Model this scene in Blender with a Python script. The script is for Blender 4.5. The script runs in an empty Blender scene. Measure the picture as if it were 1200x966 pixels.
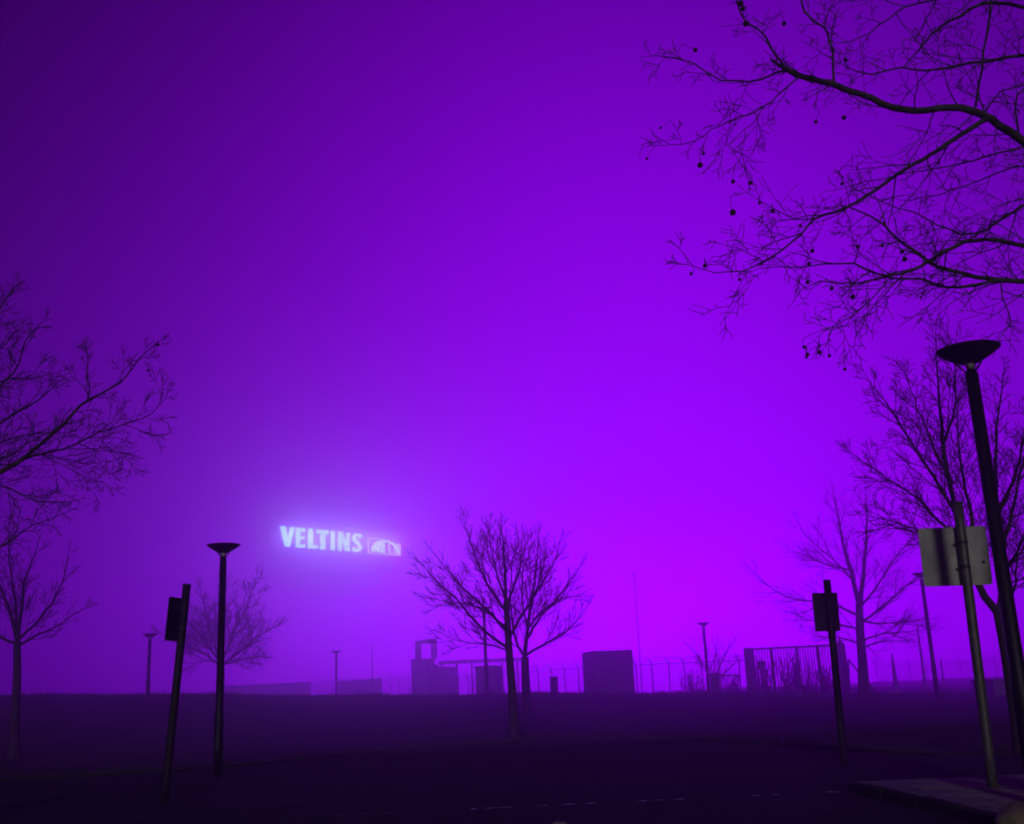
import bpy, math, random
from math import radians, sin, cos, pi, sqrt, exp
from mathutils import Vector, Matrix

SC = bpy.context.scene
COL = SC.collection

# ------------------------------------------------------------------ camera
EYE = Vector((0.0, 0.0, 1.5))
PITCH, ROLL, FPX = radians(14.45), radians(2.5), 1250.0       # focal length in pixels of a 1200 px wide picture
_F = Vector((0, cos(PITCH), sin(PITCH)))
_U0 = Vector((0, -sin(PITCH), cos(PITCH)))
_R0 = Vector((1, 0, 0))
_R = _R0 * cos(ROLL) - _U0 * sin(ROLL)
_U = _U0 * cos(ROLL) + _R0 * sin(ROLL)
cam_data = bpy.data.cameras.new('camera')
cam_data.sensor_fit = 'HORIZONTAL'
cam_data.sensor_width = 36.0
cam_data.lens = FPX / 1200.0 * 36.0
cam_data.clip_start = 0.1
cam_data.clip_end = 2000.0
cam = bpy.data.objects.new('camera', cam_data)
COL.objects.link(cam)
cam.matrix_world = Matrix(((_R.x, _U.x, -_F.x, EYE.x), (_R.y, _U.y, -_F.y, EYE.y), (_R.z, _U.z, -_F.z, EYE.z), (0, 0, 0, 1)))
SC.camera = cam

# ------------------------------------------------------------------ sky: fog lit violet by the arena, brightest low behind the hill
GLOW_DIR = (_F + _R * ((775 - 600) / FPX) + _U * ((483 - 745) / FPX)).normalized()
GLOW_AZ, GLOW_EL = math.atan2(GLOW_DIR.x, GLOW_DIR.y), math.asin(GLOW_DIR.z)
GLOW_PEAK, GLOW_WIDTH, GLOW_POW, GLOW_SQUASH = 2.2, 22.0, 1.3, 1.22   # radiance, degrees for a fall to 1/e
CORE_PEAK, CORE_AZ, CORE_EL = 5.2, 18.0, 6.8                # the bright core low over the arena
GLOW_COL = (0.32, 0.0, 1.0, 1)
SUN_DIR = Vector((0.05, 1.0, -0.27)).normalized()             # light travels this way (from behind the camera)
world = bpy.data.worlds.new('World')
SC.world = world
world.use_nodes = True
nt = world.node_tree
nt.nodes.clear()
def wn(t, **kw):
    n = nt.nodes.new(t)
    for k, v in kw.items():
        setattr(n, k, v)
    return n
out = wn('ShaderNodeOutputWorld')
add = wn('ShaderNodeAddShader')
bg1 = wn('ShaderNodeBackground')
bg2 = wn('ShaderNodeBackground')
tc = wn('ShaderNodeTexCoord')
nrm = wn('ShaderNodeVectorMath', operation='NORMALIZE')
sep = wn('ShaderNodeSeparateXYZ')
def mth(op, a, b=None, c=None):
    n = wn('ShaderNodeMath', operation=op)
    for k, v in enumerate((a, b, c)):
        if v is None: continue
        if isinstance(v, (int, float)): n.inputs[k].default_value = v
        else: nt.links.new(v, n.inputs[k])
    return n.outputs[0]
nt.links.new(tc.outputs['Generated'], nrm.inputs[0])
nt.links.new(nrm.outputs[0], sep.inputs[0])
ca, sa = cos(GLOW_AZ), sin(GLOW_AZ)
side = mth('SUBTRACT', mth('MULTIPLY', sep.outputs['X'], ca), mth('MULTIPLY', sep.outputs['Y'], sa))
fore = mth('ADD', mth('MULTIPLY', sep.outputs['X'], sa), mth('MULTIPLY', sep.outputs['Y'], ca))
az_ = mth('MULTIPLY', mth('ARCTAN2', side, fore), GLOW_SQUASH * 180 / pi / GLOW_WIDTH)
el_ = mth('MULTIPLY', mth('SUBTRACT', mth('ARCSINE', sep.outputs['Z']), GLOW_EL), 180 / pi / GLOW_WIDTH)
th = mth('SQRT', mth('ADD', mth('MULTIPLY', az_, az_), mth('MULTIPLY', el_, el_)))
glow = mth('EXPONENT', mth('MULTIPLY', mth('POWER', th, GLOW_POW), -1.0))
az2 = mth('MULTIPLY', mth('ARCTAN2', side, fore), 180 / pi / CORE_AZ)
el2 = mth('MULTIPLY', mth('SUBTRACT', mth('ARCSINE', sep.outputs['Z']), GLOW_EL), 180 / pi / CORE_EL)
core = mth('EXPONENT', mth('MULTIPLY', mth('ADD', mth('MULTIPLY', az2, az2), mth('MULTIPLY', el2, el2)), -1.0))
nt.links.new(mth('MULTIPLY_ADD', core, CORE_PEAK, mth('MULTIPLY_ADD', glow, GLOW_PEAK, 0.006)), bg1.inputs['Strength'])
bg1.inputs['Color'].default_value = GLOW_COL
sky = wn('ShaderNodeTexSky', sky_type='NISHITA', sun_disc=False)
sky.sun_elevation = math.asin(-SUN_DIR.z)
sky.sun_rotation = math.atan2(-SUN_DIR.x, -SUN_DIR.y)
nt.links.new(sky.outputs[0], bg2.inputs['Color'])
bg2.inputs['Strength'].default_value = 0.0002                 # night: next to nothing
nt.links.new(bg1.outputs[0], add.inputs[0])
nt.links.new(bg2.outputs[0], add.inputs[1])
nt.links.new(add.outputs[0], out.inputs['Surface'])

sun_data = bpy.data.lights.new('sun', 'SUN')
sun_data.energy = 0.4
sun_data.angle = radians(3.0)
sun_data.color = (1.0, 0.93, 0.86)
sun = bpy.data.objects.new('sun', sun_data)
COL.objects.link(sun)
sun.rotation_euler = SUN_DIR.to_track_quat('-Z', 'Y').to_euler()
sun.location = (-4, -18, 9)

vs = SC.view_settings
vs.view_transform = 'Standard'
vs.look = 'None'
vs.exposure = 0.0
vs.gamma = 1.0
vs.use_curve_mapping = False
SC.render.engine = 'CYCLES'
SC.cycles.volume_bounces = 2
SC.cycles.filter_width = 1.9
SC.cycles.max_bounces = 4

HAZE_DENSITY, BANK_DENSITY, HAZE_G = 0.0030, 0.0205, 0.84

# ------------------------------------------------------------------ helpers
def P(px, py, dist):
    """The point seen at pixel (px, py) that lies dist metres ahead."""
    d = _F + _R * ((px - 600) / FPX) + _U * ((483 - py) / FPX)
    return EYE + d * (dist / d.y)

def sstep(a, b, t):
    t = min(1.0, max(0.0, (t - a) / (b - a)))
    return t * t * (3 - 2 * t)

def terrain(x, y):
    crest = 1.19 - 0.0405 * x if abs(x) < 45 else (1.19 - 0.0405 * math.copysign(45, x))
    crest = max(0.05, crest)
    up = sstep(28.0, 50.0, y) ** 1.5
    back = sstep(50.0, 62.0, y)
    z = crest * up
    z = z + (0.35 - z) * back
    z += 0.045 * sin(x * 0.31 + 0.6) * sstep(29, 42, y) + 0.03 * sin(x * 0.83 + y * 0.4) * sstep(29, 42, y)
    return z - 0.03

def mat(name, col, rough=0.8, metal=0.0, spec=0.3, var=0.35, scale=6.0, bump=0.3, col2=None, detail=6.0, emit=None, emit_s=0.0):
    m = bpy.data.materials.new(name)
    m.use_nodes = True
    t = m.node_tree
    b = t.nodes['Principled BSDF']
    b.inputs['Roughness'].default_value = rough
    b.inputs['Metallic'].default_value = metal
    b.inputs['Specular IOR Level'].default_value = spec
    c = t.nodes.new('ShaderNodeTexCoord')
    n = t.nodes.new('ShaderNodeTexNoise')
    n.inputs['Scale'].default_value = scale
    n.inputs['Detail'].default_value = detail
    n.inputs['Roughness'].default_value = 0.65
    t.links.new(c.outputs['Object'], n.inputs['Vector'])
    r = t.nodes.new('ShaderNodeValToRGB')
    a = [x * (1 - var) for x in col[:3]] + [1]
    z = [min(1, x * (1 + var)) for x in col[:3]] + [1]
    if col2:
        z = list(col2[:3]) + [1]
    r.color_ramp.elements[0].position, r.color_ramp.elements[0].color = 0.32, a
    r.color_ramp.elements[1].position, r.color_ramp.elements[1].color = 0.68, z
    t.links.new(n.outputs['Fac'], r.inputs['Fac'])
    t.links.new(r.outputs['Color'], b.inputs['Base Color'])
    if bump:
        n2 = t.nodes.new('ShaderNodeTexNoise')
        n2.inputs['Scale'].default_value = scale * 6
        n2.inputs['Detail'].default_value = 4
        t.links.new(c.outputs['Object'], n2.inputs['Vector'])
        bp = t.nodes.new('ShaderNodeBump')
        bp.inputs['Strength'].default_value = bump
        bp.inputs['Distance'].default_value = 0.02
        t.links.new(n2.outputs['Fac'], bp.inputs['Height'])
        t.links.new(bp.outputs['Normal'], b.inputs['Normal'])
    if emit:
        b.inputs['Emission Color'].default_value = tuple(emit) + (1,)
        b.inputs['Emission Strength'].default_value = emit_s
    return m

M = {
    'bark': mat('bark', (0.045, 0.036, 0.028), 0.9, var=0.5, scale=9, bump=0.7),
    'plane_bark': mat('plane_bark', (0.05, 0.045, 0.034), 0.85, var=0.6, scale=5, bump=0.5, col2=(0.11, 0.10, 0.075)),
    'seed': mat('seed', (0.05, 0.035, 0.022), 0.95, scale=60, bump=0.6),
    'lamp_metal': mat('lamp_metal', (0.016, 0.016, 0.018), 0.5, metal=0.3, spec=0.5, scale=14, bump=0.1),
    'lamp_glass': mat('lamp_glass', (0.5, 0.5, 0.5), 0.2, spec=0.5, scale=5, bump=0.0),
    'galvanised': mat('galvanised', (0.12, 0.12, 0.11), 0.5, metal=0.4, spec=0.5, scale=18, bump=0.15),
    'post_dark': mat('post_dark', (0.025, 0.02, 0.02), 0.6, metal=0.2, scale=16, bump=0.15),
    'sign_back': mat('sign_back', (0.30, 0.31, 0.29), 0.55, metal=0.25, spec=0.4, var=0.3, scale=3.2, bump=0.06),
    'sign_face': mat('sign_face', (0.55, 0.55, 0.55), 0.5, scale=5, bump=0.0),
    'steel_dark': mat('steel_dark', (0.04, 0.042, 0.045), 0.6, metal=0.3, scale=12, bump=0.15),
    'concrete': mat('concrete', (0.16, 0.155, 0.15), 0.9, var=0.3, scale=4, bump=0.4),
    'kerb': mat('kerb', (0.035, 0.033, 0.028), 0.95, spec=0.1, var=0.4, scale=7, bump=0.5),
    'paint_dark': mat('paint_dark', (0.05, 0.053, 0.056), 0.6, scale=8, bump=0.15),
    'render_wall': mat('render_wall', (0.10, 0.095, 0.09), 0.9, scale=3, bump=0.2),
    'roof_felt': mat('roof_felt', (0.06, 0.06, 0.06), 0.9, scale=8, bump=0.3),
    'boulder': mat('boulder', (0.26, 0.22, 0.15), 0.95, var=0.5, scale=7, bump=0.9),
    'asphalt': mat('asphalt', (0.026, 0.025, 0.024), 0.95, spec=0.1, var=0.45, scale=2.5, bump=0.5, detail=10),
    'paving': mat('paving', (0.24, 0.21, 0.17), 0.9, var=0.35, scale=4.5, bump=0.5),
    'grass': mat('grass', (0.032, 0.04, 0.018), 0.95, spec=0.1, var=0.5, scale=1.4, bump=0.8),
    'grass_blade': mat('grass_blade', (0.05, 0.065, 0.025), 0.8, var=0.4, scale=8, bump=0.0),
    'letter': mat('letter', (0.04, 0.05, 0.06), 0.4, var=0.05, bump=0.0, emit=(0.25, 0.66, 1.0), emit_s=4.4),
    'logo_lit': mat('logo_lit', (0.04, 0.05, 0.06), 0.4, var=0.05, bump=0.0, emit=(0.28, 0.58, 1.0), emit_s=5.0),
    'logo_dim': mat('logo_dim', (0.04, 0.04, 0.06), 0.4, var=0.05, bump=0.0, emit=(0.42, 0.36, 1.0), emit_s=4.4),
}

# worn road paint: a broken white coat over asphalt
def worn_paint():
    m = mat('worn_paint', (0.05, 0.05, 0.05), 0.85, bump=0.3, scale=9)
    t = m.node_tree
    r = [n for n in t.nodes if n.type == 'VALTORGB'][0]
    r.color_ramp.elements[0].position, r.color_ramp.elements[0].color = 0.47, (0.06, 0.06, 0.06, 1)
    r.color_ramp.elements[1].position, r.color_ramp.elements[1].color = 0.56, (0.62, 0.62, 0.60, 1)
    return m
M['worn_paint'] = worn_paint()

class MB:
    """Collects shapes; build() links them as ONE mesh object."""
    def __init__(s):
        s.v, s.f = [], []
    def add(s, vs_, fs):
        o = len(s.v)
        s.v.extend(vs_)
        s.f.extend([tuple(i + o for i in q) for q in fs])
    def box(s, lo, hi, mtx=None, bev=0.0):
        x0, y0, z0 = lo
        x1, y1, z1 = hi
        if bev <= 0:
            v = [Vector(p) for p in ((x0, y0, z0), (x1, y0, z0), (x1, y1, z0), (x0, y1, z0), (x0, y0, z1), (x1, y0, z1), (x1, y1, z1), (x0, y1, z1))]
            f = [(3, 2, 1, 0), (4, 5, 6, 7), (0, 1, 5, 4), (1, 2, 6, 5), (2, 3, 7, 6), (3, 0, 4, 7)]
        else:
            b = bev
            ring = [(x0 + b, y0), (x1 - b, y0), (x1, y0 + b), (x1, y1 - b), (x1 - b, y1), (x0 + b, y1), (x0, y1 - b), (x0, y0 + b)]
            cx, cy = (x0 + x1) / 2, (y0 + y1) / 2
            kx, ky = max(0.0, 1 - b / max(1e-6, (x1 - x0) / 2)), max(0.0, 1 - b / max(1e-6, (y1 - y0) / 2))
            v = [Vector((x, y, z0)) for x, y in ring] + [Vector((x, y, z1 - b)) for x, y in ring]
            v += [Vector((cx + (x - cx) * kx, cy + (y - cy) * ky, z1)) for x, y in ring]
            f = [tuple(reversed(range(8))), tuple(range(16, 24))]
            for k in (0, 8):
                for i in range(8):
                    j = (i + 1) % 8
                    f.append((k + i, k + j, k + 8 + j, k + 8 + i))
        if mtx:
            v = [mtx @ p for p in v]
        s.add(v, f)
        return s
    def tube(s, pts, rad, n=6, cap=True):
        m = len(pts)
        t0 = (pts[1] - pts[0]).normalized()
        a = Vector((0, 0, 1)) if abs(t0.z) < 0.9 else Vector((1, 0, 0))
        u = t0.cross(a).normalized()
        vs_, fs = [], []
        cs = [(cos(2 * pi * k / n), sin(2 * pi * k / n)) for k in range(n)]
        for i, p in enumerate(pts):
            if i == 0:
                t = t0
            elif i == m - 1:
                t = (pts[i] - pts[i - 1]).normalized()
            else:
                t = (pts[i + 1] - pts[i - 1]).normalized()
            u = u - t * u.dot(t)
            if u.length < 1e-6:
                u = t.orthogonal()
            u.normalize()
            w = t.cross(u)
            r = rad[i]
            for c, q in cs:
                vs_.append(p + u * (c * r) + w * (q * r))
        for i in range(m - 1):
            for k in range(n):
                j = (k + 1) % n
                fs.append((i * n + k, i * n + j, (i + 1) * n + j, (i + 1) * n + k))
        if cap:
            fs.append(tuple(range(n - 1, -1, -1)))
            fs.append(tuple((m - 1) * n + k for k in range(n)))
        s.add(vs_, fs)
        return s
    def lathe(s, prof, n=24, origin=(0, 0, 0)):
        o = Vector(origin)
        vs_, fs = [], []
        for r, z in prof:
            for k in range(n):
                vs_.append(o + Vector((r * cos(2 * pi * k / n), r * sin(2 * pi * k / n), z)))
        m = len(prof)
        for i in range(m - 1):
            for k in range(n):
                j = (k + 1) % n
                fs.append((i * n + k, i * n + j, (i + 1) * n + j, (i + 1) * n + k))
        fs.append(tuple(range(n - 1, -1, -1)))
        fs.append(tuple((m - 1) * n + k for k in range(n)))
        s.add(vs_, fs)
        return s
    def prism(s, poly, y0, y1, mtx=None):
        """Outline in (x, z), pushed through from y0 to y1."""
        n = len(poly)
        v = [Vector((x, y0, z)) for x, z in poly] + [Vector((x, y1, z)) for x, z in poly]
        f = [tuple(range(n)), tuple(range(2 * n - 1, n - 1, -1))]
        for i in range(n):
            j = (i + 1) % n
            f.append((i, n + i, n + j, j))
        if mtx:
            v = [mtx @ p for p in v]
        s.add(v, f)
        return s
    def mesh(s, name, smooth=False):
        me = bpy.data.meshes.new(name)
        me.from_pydata([tuple(p) for p in s.v], [], s.f)
        if smooth:
            me.polygons.foreach_set('use_smooth', [True] * len(me.polygons))
        me.update()
        return me
    def build(s, name, m, parent=None, smooth=False):
        return link(name, s.mesh(name, smooth), m, parent)

def link(name, me, m, parent=None):
    if m is not None and not me.materials:
        me.materials.append(M[m])
    o = bpy.data.objects.new(name, me)
    COL.objects.link(o)
    if parent:
        o.parent = parent
    return o

def tag(o, label=None, cat=None, group=None, kind=None):
    if label: o['label'] = label
    if cat: o['category'] = cat
    if group: o['group'] = group
    if kind: o['kind'] = kind
    return o

def empty(name, loc, label, cat, group=None, rz=0.0):
    o = bpy.data.objects.new(name, None)
    COL.objects.link(o)
    o.location = loc
    o.rotation_euler = (0, 0, rz)
    o.empty_display_size = 0.2
    return tag(o, label, cat, group)

# ------------------------------------------------------------------ ground
def make_ground():
    xs = [-92, -80, -60] + [-48 + 1.0 * i for i in range(97)] + [60, 80, 92]
    ys = [-30, -15, -5, 0, 5, 10, 15, 20, 23] + [25 + 1.0 * i for i in range(41)] + [70, 78, 88, 100, 112, 125]
    v = [(x, y, terrain(x, y)) for y in ys for x in xs]
    n = len(xs)
    f = [(j * n + i, j * n + i + 1, (j + 1) * n + i + 1, (j + 1) * n + i) for j in range(len(ys) - 1) for i in range(n - 1)]
    me = bpy.data.meshes.new('lawn')
    me.from_pydata(v, [], f)
    me.polygons.foreach_set('use_smooth', [True] * len(me.polygons))
    return tag(link('lawn', me, 'grass'), kind='structure')
lawn = make_ground()

# far edge of the car park, left to right (x, y)
EDGE = [(-34, 19.0), (-22, 21.0), (-14, 23.5), (-8, 25.0), (-5.2, 27.6), (-3.0, 30.0), (1.0, 30.6), (4.4, 28.2), (5.8, 24.5), (6.8, 21.2), (9.0, 19.2), (20, 18.6), (34, 18.4)]
def catmull(pts, step):
    out_ = []
    n = len(pts)
    for i in range(n - 1):
        p0, p1, p2, p3 = pts[max(0, i - 1)], pts[i], pts[i + 1], pts[min(n - 1, i + 2)]
        L = sqrt(sum((b - a) ** 2 for a, b in zip(p1, p2)))
        k = max(1, int(L / step))
        for j in range(k):
            t = j / k
            out_.append(tuple(0.5 * ((2 * b) + (-a + c) * t + (2 * a - 5 * b + 4 * c - d) * t * t + (-a + 3 * b - 3 * c + d) * t ** 3) for a, b, c, d in zip(p0, p1, p2, p3)))
    out_.append(tuple(pts[-1]))
    return out_
edge = catmull(EDGE, 1.0)
def make_road():
    v, f = [], []
    for x, y in edge:
        for q in (-28.0, -8.0, 4.0, 9.0, 12.0, 14.0, 16.0):
            v.append((x, q, 0.012 * sin(x * 0.7 + q) if q > 5 else 0.0))
        v.append((x, y - 0.02, 0.0))
    for i in range(len(edge) - 1):
        for k in range(7):
            a = i * 8 + k
            f.append((a, a + 8, a + 9, a + 1))
    me = bpy.data.meshes.new('car_park_road')
    me.from_pydata(v, [], f)
    me.polygons.foreach_set('use_smooth', [True] * len(me.polygons))
    return tag(link('car_park_road', me, 'asphalt'), kind='structure')
road = make_road()

# kerb stones along that edge: one mesh shared
KERB = MB().box((-0.485, -0.07, -0.15), (0.485, 0.07, 0.11), bev=0.018).mesh('kerb_stone')
def kerb_row(pts, parent, z=0.0, rng=random.Random(5), lift=0.0):
    acc = 0.0
    seg = []
    for a, b in zip(pts[:-1], pts[1:]):
        seg.append((Vector((a[0], a[1], 0)), Vector((b[0], b[1], 0))))
    pos, nxt = 0.0, 0.5
    for a, b in seg:
        L = (b - a).length
        while nxt <= pos + L:
            p = a.lerp(b, (nxt - pos) / L)
            o = link('kerb_stone', KERB, 'kerb', parent)
            o.location = (p.x, p.y, z + lift + rng.uniform(-0.008, 0.008))
            o.rotation_euler = (rng.uniform(-0.02, 0.02), rng.uniform(-0.008, 0.008), math.atan2(b.y - a.y, b.x - a.x) + rng.uniform(-0.012, 0.012))
            nxt += 1.0
        pos += L
kerb_row([(x, y + 0.07) for x, y in edge if -24 < x < 22], road, lift=-0.07)

# worn remains of a painted line across the car park
rng = random.Random(12)
for a, b in ((393, 408), (423, 431), (444, 456), (548, 560), (566, 602), (630, 645), (655, 676), (684, 702), (744, 782), (788, 806), (880, 892), (906, 914), (968, 985)):
    def gp(px):
        py = 955.5 - (px - 400) * 0.0475
        d = P(px, py, 10.0) - EYE
        return EYE + d * ((EYE.z - 0.016) / -d.z)
    p, q = gp(a), gp(b)
    k = max(3, int((q - p).length / 0.05))
    v = []
    for i in range(k + 1):
        c = p.lerp(q, i / k)
        w = 0.055 * min(1, 4 * min(i, k - i) / k + 0.25)
        v.append((c.x, c.y - w * rng.uniform(0.5, 1), 0.018))
        v.append((c.x, c.y + w * rng.uniform(0.5, 1), 0.018))
    f = [(2 * i, 2 * i + 2, 2 * i + 3, 2 * i + 1) for i in range(k)]
    me = bpy.data.meshes.new('painted_line')
    me.from_pydata(v, [], f)
    link('painted_line', me, 'worn_paint', road)

# raised pavement with the big sign post
PAVE = [(4.25, 14.75), (4.4, 13.3), (4.5, 11.6), (4.56, 10.0), (4.75, 8.6), (5.4, 7.5), (13.5, 7.2), (13.5, 14.75), (9.0, 14.75)]
m_ = MB()
n_ = len(PAVE)
m_.add([Vector((x, y, 0.117)) for x, y in PAVE] + [Vector((x, y, -0.05)) for x, y in PAVE],
       [tuple(range(n_))] + [(i, n_ + i, n_ + (i + 1) % n_, (i + 1) % n_) for i in range(n_)])
pavement = tag(m_.build('pavement', 'concrete'), kind='structure')
front = catmull(PAVE[:7], 0.5)
kerb_row([(x - 0.03, y - 0.03) for x, y in front], pavement, lift=0.012, rng=random.Random(8))
kerb_row([(4.25, 14.8), (9.0, 14.8), (13.3, 14.8)], pavement, lift=0.012, rng=random.Random(9))
# paving slabs laid in rows inside the kerb
SLAB = MB().box((-0.242, -0.242, -0.03), (0.242, 0.242, 0.022), bev=0.008).mesh('paving_slab')
def inside(x, y, poly):
    c = False
    for i in range(len(poly)):
        (x1, y1), (x2, y2) = poly[i - 1], poly[i]
        if (y1 > y) != (y2 > y) and x < (x2 - x1) * (y - y1) / (y2 - y1) + x1:
            c = not c
    return c
rng = random.Random(21)
for i in range(20):
    for j in range(17):
        x, y = 4.66 + 0.5 * i + (0.25 if j % 2 else 0), 7.2 + 0.5 * j
        if x < 11.3 and all(inside(x + dx, y + dy, PAVE) for dx in (-0.33, 0.33) for dy in (-0.33, 0.33)):
            o = link('paving_slab', SLAB, 'paving', pavement)
            o.location = (x, y, 0.102 + rng.uniform(-0.004, 0.004))
            o.rotation_euler = (rng.uniform(-0.008, 0.008), rng.uniform(-0.008, 0.008), rng.uniform(-0.01, 0.01))

# grass standing along the lip of the hill and above the kerb
def make_grass():
    rng = random.Random(3)
    v, f = [], []
    def blade(x, y, h):
        z = terrain(x, y) - 0.01
        a = rng.uniform(0, pi)
        w = rng.uniform(0.004, 0.009) * (1.6 if y > 40 else 1)
        lx, ly = rng.uniform(-0.5, 0.5) * h, rng.uniform(-0.5, 0.5) * h
        k = len(v)
        v.extend([(x - w * cos(a), y - w * sin(a), z), (x + w * cos(a), y + w * sin(a), z), (x + lx, y + ly, z + h)])
        f.append((k, k + 1, k + 2))
    for _ in range(26000):
        x, y = rng.uniform(-34, 30), rng.gauss(49.0, 2.2)
        if sin(x * 1.7) + sin(x * 0.6 + 1) + rng.uniform(-1.5, 1.5) > -0.6:
            blade(x, y, rng.uniform(0.03, 0.11) * (1.8 if rng.random() < 0.03 else 1))
    for _ in range(260):
        cx, cy, ch = rng.uniform(-30, 28), rng.gauss(49.5, 1.2), rng.uniform(0.08, 0.30)
        for _k in range(26):
            blade(cx + rng.gauss(0, 0.22), cy + rng.gauss(0, 0.2), ch * rng.uniform(0.4, 1.1))
    for _ in range(14000):
        x, y = edge[rng.randrange(8, len(edge) - 12)]
        blade(x + rng.uniform(-0.6, 0.6), y + 0.2 + abs(rng.gauss(0, 1.0)), rng.uniform(0.04, 0.12))
    me = bpy.data.meshes.new('grass')
    me.from_pydata(v, [], f)
    return tag(link('grass', me, 'grass_blade'), 'short dark grass along the lip of the hill and above the kerb', 'grass', kind='stuff')
make_grass()

# ------------------------------------------------------------------ trees
class Tree:
    def __init__(s, name, base, label, group, seed, bark='bark'):
        s.root = empty(name, base, label, 'tree', group)
        s.base = Vector(base)
        s.rng = random.Random(seed)
        s.trunk, s.crown = MB(), MB()
        s.nodes = []
        s.bark = bark
    def rv(s):
        g = s.rng.gauss
        v = Vector((g(0, 1), g(0, 1), g(0, 1)))
        return v.normalized() if v.length > 1e-6 else Vector((1, 0, 0))
    def limb(s, pts, r0, r1, mb=None, n=6, wob=0.0, step=None):
        """A traced limb: smooth the points, make the tube, return its spine."""
        step = step or max(0.12, (pts[0] - pts[-1]).length / 14)
        sp = [Vector(p) for p in catmull([tuple(p) for p in pts], step)]
        m = len(sp)
        for i in range(1, m - 1):
            sp[i] = sp[i] + s.rv() * wob
        rad = [r0 + (r1 - r0) * (i / (m - 1)) ** 0.85 for i in range(m)]
        (mb or s.crown).tube([p - s.base for p in sp], rad, n)
        s.nodes.extend(sp)
        return sp, rad
    def dress(s, spine, every, length, r, levels, t0=0.15, ang=(35, 65), trop=0.05, wig=0.22, tips=True, flat=1.0, grow_out=0.62, tip=0.35):
        """Side branches along a spine."""
        sp, rad = spine
        rng = s.rng
        L = sum((b - a).length for a, b in zip(sp[:-1], sp[1:]))
        d = L * t0
        az = rng.uniform(0, 6.28)
        while d < L:
            q = d
            for a, b in zip(sp[:-1], sp[1:]):
                k = (b - a).length
                if q <= k:
                    p = a.lerp(b, q / max(k, 1e-6))
                    tan = (b - a).normalized()
                    break
                q -= k
            t = d / L
            az += 2.4 + rng.uniform(-0.6, 0.6)
            u = tan.orthogonal().normalized()
            w = tan.cross(u)
            side = u * cos(az) + w * sin(az)
            a_ = radians(rng.uniform(*ang))
            dr = (tan * cos(a_) + side * sin(a_))
            dr.z *= flat
            dr.normalize()
            ll = length * rng.uniform(0.55, 1.15) * (1 - grow_out * t)
            rr = min(r, rad[min(len(rad) - 1, int(t * len(rad)))] * 0.8)
            s.grow(p, dr, ll, rr, levels, trop, wig, ang)
            d += every * rng.uniform(0.6, 1.4)
        if tips:
            s.grow(sp[-1], (sp[-1] - sp[-2]).normalized(), length * tip, rad[-1], levels, trop, wig, ang)
    def grow(s, p, d, L, r, level, trop, wig, ang):
        rng = s.rng
        if L < s.minl:
            level = 0
        n = max(3, min(9, int(L / 0.10)))
        st = L / n
        pts, rad = [p.copy()], [r]
        for i in range(n):
            d = (d + s.rv() * wig + Vector((0, 0, trop))).normalized()
            p = p + d * st
            pts.append(p.copy())
            rad.append(max(r * (1 - 0.72 * (i + 1) / n), s.rmin))
        s.crown.tube([q - s.base for q in pts], rad, 5 if r > 0.02 else 3, cap=False)
        s.nodes.extend(pts[1:])
        if level <= 0:
            return
        k = s.kids if level > 1 else s.kids + 1
        az = rng.uniform(0, 6.28)
        for j in range(k):
            t = 0.2 + 0.75 * (j + rng.random()) / k
            i = min(n - 1, int(t * n))
            q = pts[i].lerp(pts[i + 1], t * n - i)
            tan = (pts[i + 1] - pts[i]).normalized()
            u = tan.orthogonal().normalized()
            w = tan.cross(u)
            az += 2.4 + rng.uniform(-0.5, 0.5)
            a_ = radians(rng.uniform(*ang))
            dr = (tan * cos(a_) + (u * cos(az) + w * sin(az)) * sin(a_)).normalized()
            s.grow(q, dr, L * rng.uniform(0.40, 0.78) * (1.12 - 0.5 * t), max(rad[i] * 0.62, s.rmin), level - 1, trop, wig * 1.1, ang)
    rmin, kids, minl = 0.004, 4, 0.12
    def finish(s):
        if s.trunk.v:
            s.trunk.build('trunk', s.bark, s.root, smooth=True)
        s.crown.build('crown', s.bark, s.root, smooth=True)
        return s.root

def PX(pts, d0, d1):
    n = len(pts)
    return [P(x, y, d0 + (d1 - d0) * i / max(1, n - 1)) for i, (x, y) in enumerate(pts)]

def ground_at(px, py, dist):
    p = P(px, py, dist)
    return Vector((p.x, p.y, terrain(p.x, p.y)))

def traced_tree(name, label, group, seed, dist, trunk, r_base, r_top, limbs, twig, bark='bark', kids=4, rmin=0.0058, levels=2, n=8):
    """trunk and limbs are traced in pixels at a distance; every limb is (points, depth change at its end, start radius, end radius)."""
    b = ground_at(trunk[0][0], trunk[0][1], dist)
    t = Tree(name, b, label, group, seed, bark)
    t.kids, t.rmin, t.minl = kids, rmin, dist * 0.011
    tp = [Vector((b.x, b.y, b.z - 0.1)), Vector((b.x, b.y, b.z + 0.12))] + [P(x, y, dist) for x, y in trunk[1:]]
    sp = [Vector(p) for p in catmull([tuple(p) for p in tp], 0.25)]
    m = len(sp)
    rad = []
    for i in range(m):
        q = i / (m - 1)
        flare = 0.55 * exp(-((sp[i].z - b.z) / 0.22)) if sp[i].z > b.z else 0.6
        rad.append((r_base + (r_top - r_base) * q) * (1 + flare))
    t.trunk.tube([p - b for p in sp], rad, n)
    t.nodes.extend(sp)
    for pts, dd, r0, r1 in limbs:
        s_ = t.limb(PX(pts, dist, dist + dd), r0, r1, t.trunk, 6, wob=0.02)
        t.dress(s_, levels=levels, **twig)
    return t

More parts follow.
